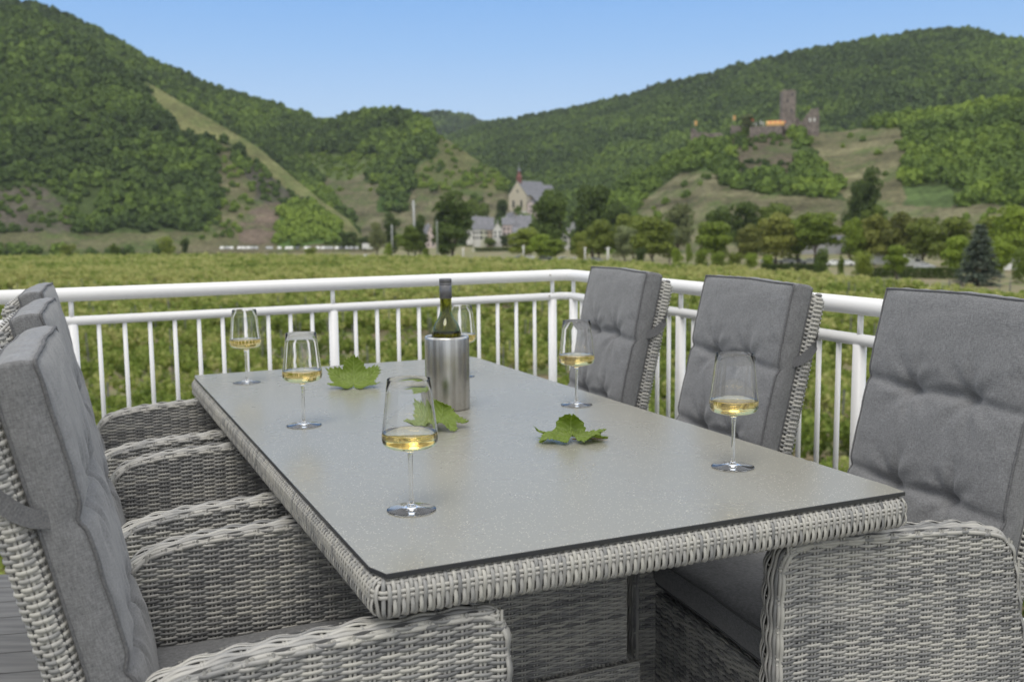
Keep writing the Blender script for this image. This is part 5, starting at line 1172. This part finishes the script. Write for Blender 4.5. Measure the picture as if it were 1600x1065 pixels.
def church():
    D = 642; p = at(795.5, 329, D); az = math.atan2(p[0], p[1]); yaw = -az - math.radians(38); W, L, he, hr = 14.0, 25.5, 9.6, 18.2
    root = empty('church', p, yaw); tag(root, 'cream gabled church with grey slate roof and small reddish ridge turret above the village', 'church')
    root.location = Vector(p) + Matrix.Rotation(yaw, 3, 'Z') @ Vector((W / 2 - .2, 0, 0))
    V, F4, F4b, F3 = gable_solid(W, L, he, hr, z0=-7); wl = mesh('nave_wall', V, [np.concatenate([F4, F4b]), F3], m_wy, root, False)
    def roof(w_, d0, d1, he, hr, nm):
        mb = MB(); sl = (hr - he) / (w_ / 2)
        for s in (-1, 1):
            A = [(0, d0, hr + .1), (s * (w_ / 2 + .5), d0, he - .5 * sl + .1), (s * (w_ / 2 + .5), d1, he - .5 * sl + .1), (0, d1, hr + .1)]; q = np.array([(a[0], a[1], a[2] + dz) for dz in (0, .3) for a in A]); mb.add(q, np.array([(0, 1, 2, 3), (4, 7, 6, 5), (0, 4, 5, 1), (1, 5, 6, 2), (2, 6, 7, 3), (3, 7, 4, 0)]))
        return mb.build(nm, m_slate, root, False)
    roof(W, -.1, L, he, hr, 'nave_roof')
    V, F4, F4b, F3 = gable_solid(W * .8, 11, he, 16.2, z0=-7); mesh('chancel_wall', V + [0, L + .02, 0], [np.concatenate([F4, F4b]), F3], m_wy, root, False); roof(W * .8, L, L + 11.3, he, 16.2, 'chancel_roof')
    # side aisle with its lean-to roof
    V, F = box((W / 2 + .02, 5, -8), (W / 2 + 5.5, L - 1, 3.4)); mesh('aisle_wall', V, F, m_wy, root, False)
    q = np.array([(W / 2 - .2, 4.6, he + .3), (W / 2 + 6.1, 4.6, 3.2), (W / 2 + 6.1, L - .6, 3.2), (W / 2 - .2, L - .6, he + .3)]); q = np.concatenate([q, q + [0, 0, .3]]); mesh('aisle_roof', q, np.array([(0, 1, 2, 3), (4, 7, 6, 5), (0, 4, 5, 1), (1, 5, 6, 2), (2, 6, 7, 3), (3, 7, 4, 0)]), m_slate, root, False)
    def arch_win(x, z, w_, h):
        pts = [(x - w_ / 2, z), (x + w_ / 2, z)] + [(x + w_ / 2 * math.cos(a), z + h - w_ / 2 + w_ / 2 * math.sin(a)) for a in np.linspace(0, math.pi, 9)]; V = [(a, yy, c) for yy in (-.12, .05) for a, c in pts] + [(x, -.12, z + h / 2)]; n = len(pts); j = np.arange(n); k = (j + 1) % n
        mesh('window', V, [np.stack([j, k, np.full(n, 2 * n)], 1), np.stack([j, j + n, k + n, k], 1)], m_pane, root, False)
    arch_win(-3.2, 1.8, 1.5, 4.6); arch_win(3.0, 1.8, 1.5, 4.6); arch_win(0, 11.2, .9, 1.7)
    V, F = box((-1.2, -.35, -1.5), (1.2, .04, 1.6)); mesh('door', V, F, simple('church_door', (.1, .05, .03)), root, False)
    V, F = box((-W / 2 - .15, -.2, -1.6), (W / 2 + .15, 3, -.7)); mesh('plinth', V, F, m_ww, root, False)
    m_red = simple('reddish_shingle', (0.20, 0.075, 0.06), (0.28, 0.12, 0.10), 2, rough=.8); n8 = 8
    prof = [(0, hr - 2.0), (1.75, hr - 2.0), (1.75, hr + 2.6), (2.0, hr + 2.8), (1.5, hr + 3.4), (.95, hr + 4.2), (.85, hr + 6.0), (1.1, hr + 6.1)]
    V, F = lathe(prof, n8); t = mesh('ridge_turret', V + [0, 1.9, 0], F, m_red, root, False)
    V, F = lathe([(1.1, hr + 6.12), (1.15, hr + 6.6), (.7, hr + 7.4), (.35, hr + 8.2), (.12, hr + 10.2), (.1, hr + 11.8), (0, hr + 11.9)], n8); mesh('turret_spire', V + [0, 1.9, 0], F, m_slate, t, False)
church()
house('pinkish annex with grey roof at the right foot of the church', 829, 334, 632, 4.2, 7, 6.6, 8.2, m_wp, yaw=-20, win=(1, 2), base=-9, name='church_annex', cat='building', group=None, chimney=False)

def ruin_wall(mb, x0, x1, y0, y1, z0, hfun, nseg=10):
    """thick wall with a broken crest"""
    xs = np.linspace(x0, x1, nseg + 1); V = []; h = [hfun(i / nseg) for i in range(nseg + 1)]
    for i, x in enumerate(xs): V += [(x, y0, z0), (x, y1, z0), (x, y0, h[i]), (x, y1, h[i])]
    F = []
    for i in range(nseg): a = i * 4; b_ = a + 4; F += [(a, b_, b_ + 2, a + 2), (a + 1, a + 3, b_ + 3, b_ + 1), (a + 2, b_ + 2, b_ + 3, a + 3)]
    F += [(0, 2, 3, 1), (nseg * 4, nseg * 4 + 1, nseg * 4 + 3, nseg * 4 + 2)]; mb.add(V, np.array(F))
def castle():
    D = 556; p = at(1230, 201, D); az = math.atan2(p[0], p[1]); root = empty('castle_ruin', p, -az); tag(root, 'ruined stone castle with square keep on the rocky hill crest', 'castle'); k = D / FPX
    g = np.random.default_rng(4); h = 7.7
    # keep: square tower, slight batter, ragged battlements
    mb = MB(); zt = 58 * k - 2.2; s = 3.3
    for a, b_, off in ((-s, s, -s), (-s, s, s - .9)): ruin_wall(mb, a, b_, off, off + .9, zt - .02, lambda t: zt + (1.25 if int(t * 13) % 2 == 0 else .5) + g.uniform(-.5, .3), 13)
    V, F = box((-s, -s, -9), (s, s, zt)); V[:4, :2] *= 1.04; mb.add(V, F); t = mb.build('keep', m_ruin, root, False); t.rotation_euler = (0, 0, math.radians(14))
    for zz, xx in ((14, -1), (9, 1.2), (17, 1.5)): V, F = box((xx - .35, -s - .05, zz - .8), (xx + .35, -s + .1, zz + .8)); mesh('window', V, F, m_pane, t, False)
    mb = MB(); ruin_wall(mb, 3.6, 10, 1.0, 2.0, -6, lambda t: 4.5 + 1.2 * math.sin(t * 9) + g.uniform(-.4, .4)); mb.build('curtain_wall', m_ruin, root, False)
    mb = MB(); ruin_wall(mb, 9.4, 16, -2, -.9, -7, lambda t: (9.6 if .25 < t < .95 else 6.5) + g.uniform(-.5, .5)); ruin_wall(mb, 9.4, 16, 3.5, 4.6, -7, lambda t: 8.5 - 2 * abs(t - .5) + g.uniform(-.5, .4)); V, F = box((14.9, -.88, -7), (15.9, 3.48, 7.5)); mb.add(V, F); w2 = mb.build('palace_wall', m_ruin, root, False)
    for xx in (11.4, 13.6): V, F = box((xx - .5, -2.06, 3.0), (xx + .5, -1.9, 4.8)); mesh('window', V, F, m_ww, w2, False)
    mb = MB(); ruin_wall(mb, -19, -2.5, -6.0, -5.0, -8, lambda t: 1.2 + .0 * t, 4); mb.build('terrace_wall', m_ruin, root, False)
    mb = MB(); ruin_wall(mb, -29, -23.5, -2, 1, -9, lambda t: 2.2 + g.uniform(-.5, .4), 6); mb.build('bastion', m_ruin, root, False)
    mb = MB(); ruin_wall(mb, -50, -42, -1, 0.2, -8, lambda t: (1.6 if t < .4 else -.6) + g.uniform(-.3, .3)); ruin_wall(mb, -42, -33, -1, 0, -8, lambda t: -1.2 + g.uniform(-.3, .3)); mb.build('outer_wall', m_ruin, root, False)
    V, F = box((-1.5, -6.9, -1), (2.6, -5.2, 2.6)); mesh('gatehouse', V, F, m_ruin, root, False)
    m_y = simple('yellow_cloth', (.70, .40, .12), (.75, .46, .18), 1); m_r = simple('red_cloth', (.70, .12, .05), (.75, .2, .1), 1)
    M0 = Matrix.Translation(root.location) @ Matrix.Rotation(-az, 4, 'Z')
    def put(o, v): q = M0 @ Vector(v); o.location = q; o.rotation_euler = (0, 0, -az)
    for i in range(4):   # sun awnings side by side on the terrace
        r = empty('terrace_awning'); put(r, (-9.4 + i * 2.45, -4.0, 1.2)); tag(r, ['leftmost of four yellow and red awnings on the castle terrace', 'second from left of four yellow and red awnings on the castle terrace', 'third from left of four yellow and red awnings on the castle terrace', 'rightmost yellow and red awning, beside the castle keep'][i], 'awning', 'awnings on the castle terrace')
        for nm, mt, xa, xb in (('canopy', m_y, -1.2, .5), ('stripe', m_r, .5, 1.2)):
            q = np.array([(xa, -1.4, 1.3), (xb, -1.4, 1.3), (xb, 1.4, 2.7), (xa, 1.4, 2.7)]); q = np.concatenate([q, q + [0, 0, .08]]); q = np.concatenate([q]); mesh(nm, q, np.array([(0, 3, 2, 1), (4, 5, 6, 7), (0, 1, 5, 4), (1, 2, 6, 5), (2, 3, 7, 6), (3, 0, 4, 7)]), mt, r, False)
        V, F = box((-1.2, -1.42, .1), (1.2, -1.36, 1.3)); mesh('front_flap', V, F, m_y, r, False)
        mb = MB()
        for xx in (-1.15, 1.15): addtube(mb, [(xx, 1.3, -1.5), (xx, 1.3, 2.6)], .05, 6)
        mb.build('frame', m_wg, r)
    for i, (x, hgt) in enumerate(((-22.5, 3), (-20.8, 3.2), (-17.3, 3.2), (-15.9, 2.6), (-13.5, 3.4), (-12.2, 2.8))):
        mb = MB(); addtube(mb, [(0, 0, -1), (0, 0, hgt + .2)], .05, 6); V, F = lathe([(.02, hgt), (.22, hgt - .4), (.42, hgt - 1.8), (.36, hgt - 2.1), (0, hgt - 2.1)], 10); mb.add(V, F); o = mb.build('folded_parasol', m_ww); put(o, (x, -5, .9)); tag(o, 'white folded parasol on the castle terrace left of the awnings', 'parasol', 'folded white parasols on the castle terrace')
    for x, z, h_, c1, lab in ((-48.2, 2, 3.6, m_y, 'small yellow and red flag on the far left castle ruin'), (-28.0, 3, 4.6, m_y, 'yellow flag left of the round tree on the castle terrace'), (-18.6, 2, 4.0, m_r, 'orange-red flag right of the round tree on the castle terrace')):
        mb = MB(); addtube(mb, [(0, 0, -2), (0, 0, h_)], .07, 6); r = mb.build('flag', m_wg); put(r, (x, -1, z)); tag(r, lab, 'flag', 'flags on the castle ruin')
        u = np.linspace(0, 1, 7); q = np.array([(1.5 * a, .25 * math.sin(a * 7), zz) for zz in (h_ - 2.4, h_) for a in u]); q = np.concatenate([q, q + [0, .05, 0]]); f = gridF(2, 7); mesh('flag_cloth', q, np.concatenate([f, f[:, ::-1] + 14]), c1, r, False)
castle()

# ------------------------------------------------------------------ cars, poles
m_carglass = simple('car_glass', (0.04, 0.05, 0.06), rough=0.15); m_tyre = simple('tyre', (0.03, 0.03, 0.03), rough=.9)
CP = [simple('car_white', (.78, .78, .78), rough=.3), simple('car_silver', (.42, .43, .45), rough=.3), simple('car_dark', (.09, .10, .12), rough=.3)]
def prism(prof, hw, tap=None):
    n = len(prof); V = [(p[0], s * hw * (1 - (tap[i] if tap else 0)), p[1]) for s in (-1, 1) for i, p in enumerate(prof)] + [(np.mean([p[0] for p in prof]), s * hw * .98, np.mean([p[1] for p in prof])) for s in (-1, 1)]; j = np.arange(n); k = (j + 1) % n
    return np.array(V), np.stack([j, k, k + n, j + n], 1), np.concatenate([np.stack([k, j, np.full(n, 2 * n)], 1), np.stack([j + n, k + n, np.full(n, 2 * n + 1)], 1)])
def vehicle(kind, mat_):
    if kind == 'car':
        body = [(-2.15, .35), (-2.2, .75), (-2.05, .95), (-1.2, 1.0), (-.75, 1.42), (.75, 1.46), (1.55, 1.02), (2.15, .88), (2.22, .6), (2.18, .32)]; tp = [0, 0, 0, .04, .2, .2, .04, .02, 0, 0]; win = [(-1.1, 1.0), (-.72, 1.36), (.7, 1.40), (1.38, 1.02)]; hw = .88; wx = 1.35; wh = .32
    else:
        body = [(-3.2, .45), (-3.25, 2.7), (-3.0, 2.9), (1.9, 2.95), (2.5, 2.6), (2.1, 2.0), (2.7, 1.3), (3.3, 1.15), (3.4, .8), (3.3, .42)]; tp = None; win = [(1.1, 1.35), (1.1, 1.95), (2.0, 1.95), (2.45, 1.35)]; hw = 1.1; wx = 2.1; wh = .36
    name = 'parked_car' if kind == 'car' else 'parked_camper'; V, F, T = prism(body, hw, tp); r = mesh(name, V, [F, T], mat_, None, False); V, F, T = prism(win, hw * (.9 if kind == 'car' else 1.01)); mesh('side_window', V + [0, 0, 0], [F, T], m_carglass, r, False)
    for sx in (-1, 1):
        for sy in (-1, 1): V, F = lathe([(0, -.1), (wh, -.1), (wh, .1), (0, .1)], 14); mesh('wheel', V[:, [0, 2, 1]] + [sx * wx, sy * (hw - .08), wh], F, m_tyre, r, False)
    return r
def park(proto, used, x, D, ang, label, group, yb=None):
    o = proto if not used else copy_tree(proto); az = azx(x); z = gz(az, D) if yb is None else at(x, yb, D)[2]; o.location = (D * math.sin(az), D * math.cos(az), z); o.rotation_euler = (0, 0, -az + math.radians(ang)); tag(o, label, 'camper' if 'camper' in o.name else 'car', group)
prot = {}
def put_v(kind, ci, *a, **k):
    key = (kind, ci); u = key in prot
    if not u: prot[key] = vehicle(kind, CP[ci])
    park(prot[key], u, *a, **k)
for i, (x, ci) in enumerate(((345.5, 0), (353.5, 1), (360, 0), (372.5, 0), (379, 0), (386, 0), (392, 1), (399, 1), (417, 1), (422, 1), (435, 0), (447.5, 0), (453.5, 0), (463, 2), (477, 0), (481, 1), (495.5, 0), (503.5, 0), (510, 1), (516, 1), (525, 0), (531, 2), (541, 1), (548, 1), (556, 1))):
    put_v('car', ci, x, 488, 90 + (i * 37 % 11 - 5), ['white', 'silver-grey', 'dark'][ci] + ' car in the long row parked across the valley below the brown slopes', 'cars in the row across the valley', yb=390)
put_v('camper', 0, 576, 470, 5, 'white camper van left of the slim dark tree, the largest vehicle on the left', 'vehicles by the valley road', yb=390)
put_v('car', 0, 572, 400, 12, 'white car standing in front of the white camper on the left', 'vehicles by the valley road')
for x, D, ci, ang, lab in ((815, 292, 1, 10, 'silver car below the village, near the white post'), (826, 288, 0, 4, 'white car right beside the silver car below the village'), (851, 285, 1, -8, 'silver car in front of the bright low trees'), (879, 268, 1, 5, 'silver car left of the bronze bush'), (896, 262, 0, 0, 'white car right at the field edge below the bronze bush'), (929, 262, 1, 6, 'silver car below the yellow-olive tree'),
                           (1203, 262, 0, 8, 'white car seen between bronze tree trunks'), (1231, 262, 0, 0, 'white car left of the large bright tree trunk'), (1245, 264, 1, 4, 'silver car behind the white one under the bright tree'), (1268, 262, 0, -5, 'white car at the foot of the large bright green tree'),
                           (1306, 250, 0, 12, 'white car just right of the lone dark bush'), (1323, 252, 0, 0, 'white car left of the yellow-olive bush'), (1447, 236, 1, 4, 'silver car half hidden left of the broad green tree')):
    put_v('car', ci, x, D, ang, lab, 'cars beyond the hedge')
for x, D, lab in ((1372, 258, 'white camper left of the small lollipop tree'), (1424, 250, 'white camper right of the small lollipop tree'), (1584, 232, 'white camper at the far right between the trees')): put_v('camper', 0, x, D, 3, lab, 'campers beyond the hedge')
def pole(name, x, yt, D, r, label, cat, mat_, yb=None, lean=0):
    az = azx(x); z0 = gz(az, D) if yb is None else at(x, yb, D)[2] - .5; H = zat(x, yt, D) - z0; mb = MB(); addtube(mb, [(0, 0, 0), (lean * .5, 0, H * .5), (lean, 0, H)], [r, r * .9, r * .75], 10); V, F = box((-r * 2.2, -.06, -.08), (r * 2.2, .06, .08)); mb.add(V + [lean, 0, H * .93], F)
    V, F = lathe([(0, -.1), (r * 1.5, -.1), (r * 1.6, .25), (r, .4), (0, .4)], 10); mb.add(V, F); o = mb.build(name, mat_); o.location = (D * math.sin(az), D * math.cos(az), z0); tag(o, label, cat)
m_pole = simple('pale_concrete', (.42, .43, .44), (.55, .56, .57), 1, rough=.8)
pole('utility_pole', 648, 313, 310, .34, 'thick tall pale pole behind the neat dome-shaped tree', 'pole', m_pole, lean=-.3)
pole('utility_pole', 682.5, 344, 290, .22, 'slim grey-green pole in front of the very tall poplar', 'pole', simple('green_grey_pole', (.26, .28, .24), (.3, .32, .28), 1))
pole('utility_pole', 612, 351, 320, .18, 'thin pale pole between the white camper and the dome-shaped tree', 'pole', m_pole)
pole('marker_post', 723, 387, 285, .22, 'short white post right of the very tall poplar', 'post', m_ww); pole('marker_post', 817.5, 383, 270, .22, 'white post below the village roofs', 'post', m_ww)
pole('marker_post', 914, 386, 245, .20, 'slim white post under the yellow-olive tree', 'post', m_ww); pole('marker_post', 950, 386, 245, .30, 'thick white post left of the silvery willow', 'post', m_ww)
pole('transmission_mast', 979, 277, 700, .5, 'small pale mast on the wooded slope right of the big dark trees', 'mast', m_pole, yb=295)
# light wall along the village front
def lowwall():
    a = at(738, 392, 480); b_ = at(815, 392, 470); c = (a + b_) / 2; L = np.linalg.norm((b_ - a)[:2]); V, F = box((-L / 2, -.25, -2), (L / 2, .25, .9)); mb = MB(); mb.add(V, F); V, F = box((-L / 2 - .1, -.35, .902), (L / 2 + .1, .35, 1.05)); mb.add(V, F)
    o = mb.build('river_wall', m_wc, smooth=False); o.location = c; o.rotation_euler = (0, 0, math.atan2(b_[1] - a[1], b_[0] - a[0])); tag(o, 'low pale wall in front of the village', 'wall')
lowwall()

# ------------------------------------------------------------------ air
def haze():
    V, F = box((-3700, -3700, -17.5), (3700, 3700, 330)); m = bpy.data.materials.new('haze_air'); m.use_nodes = True; nt = m.node_tree; nt.nodes.clear()
    o = N(nt, 'ShaderNodeOutputMaterial'); v = N(nt, 'ShaderNodeVolumePrincipled'); v.inputs['Color'].default_value = (0.80, 0.88, 1.0, 1); v.inputs['Density'].default_value = HAZE; v.inputs['Anisotropy'].default_value = 0.2
    nt.links.new(v.outputs[0], o.inputs['Volume']); tag(mesh('haze', V, F, m, smooth=False), kind='stuff')
HAZE = 0.00009
if HAZE: haze()
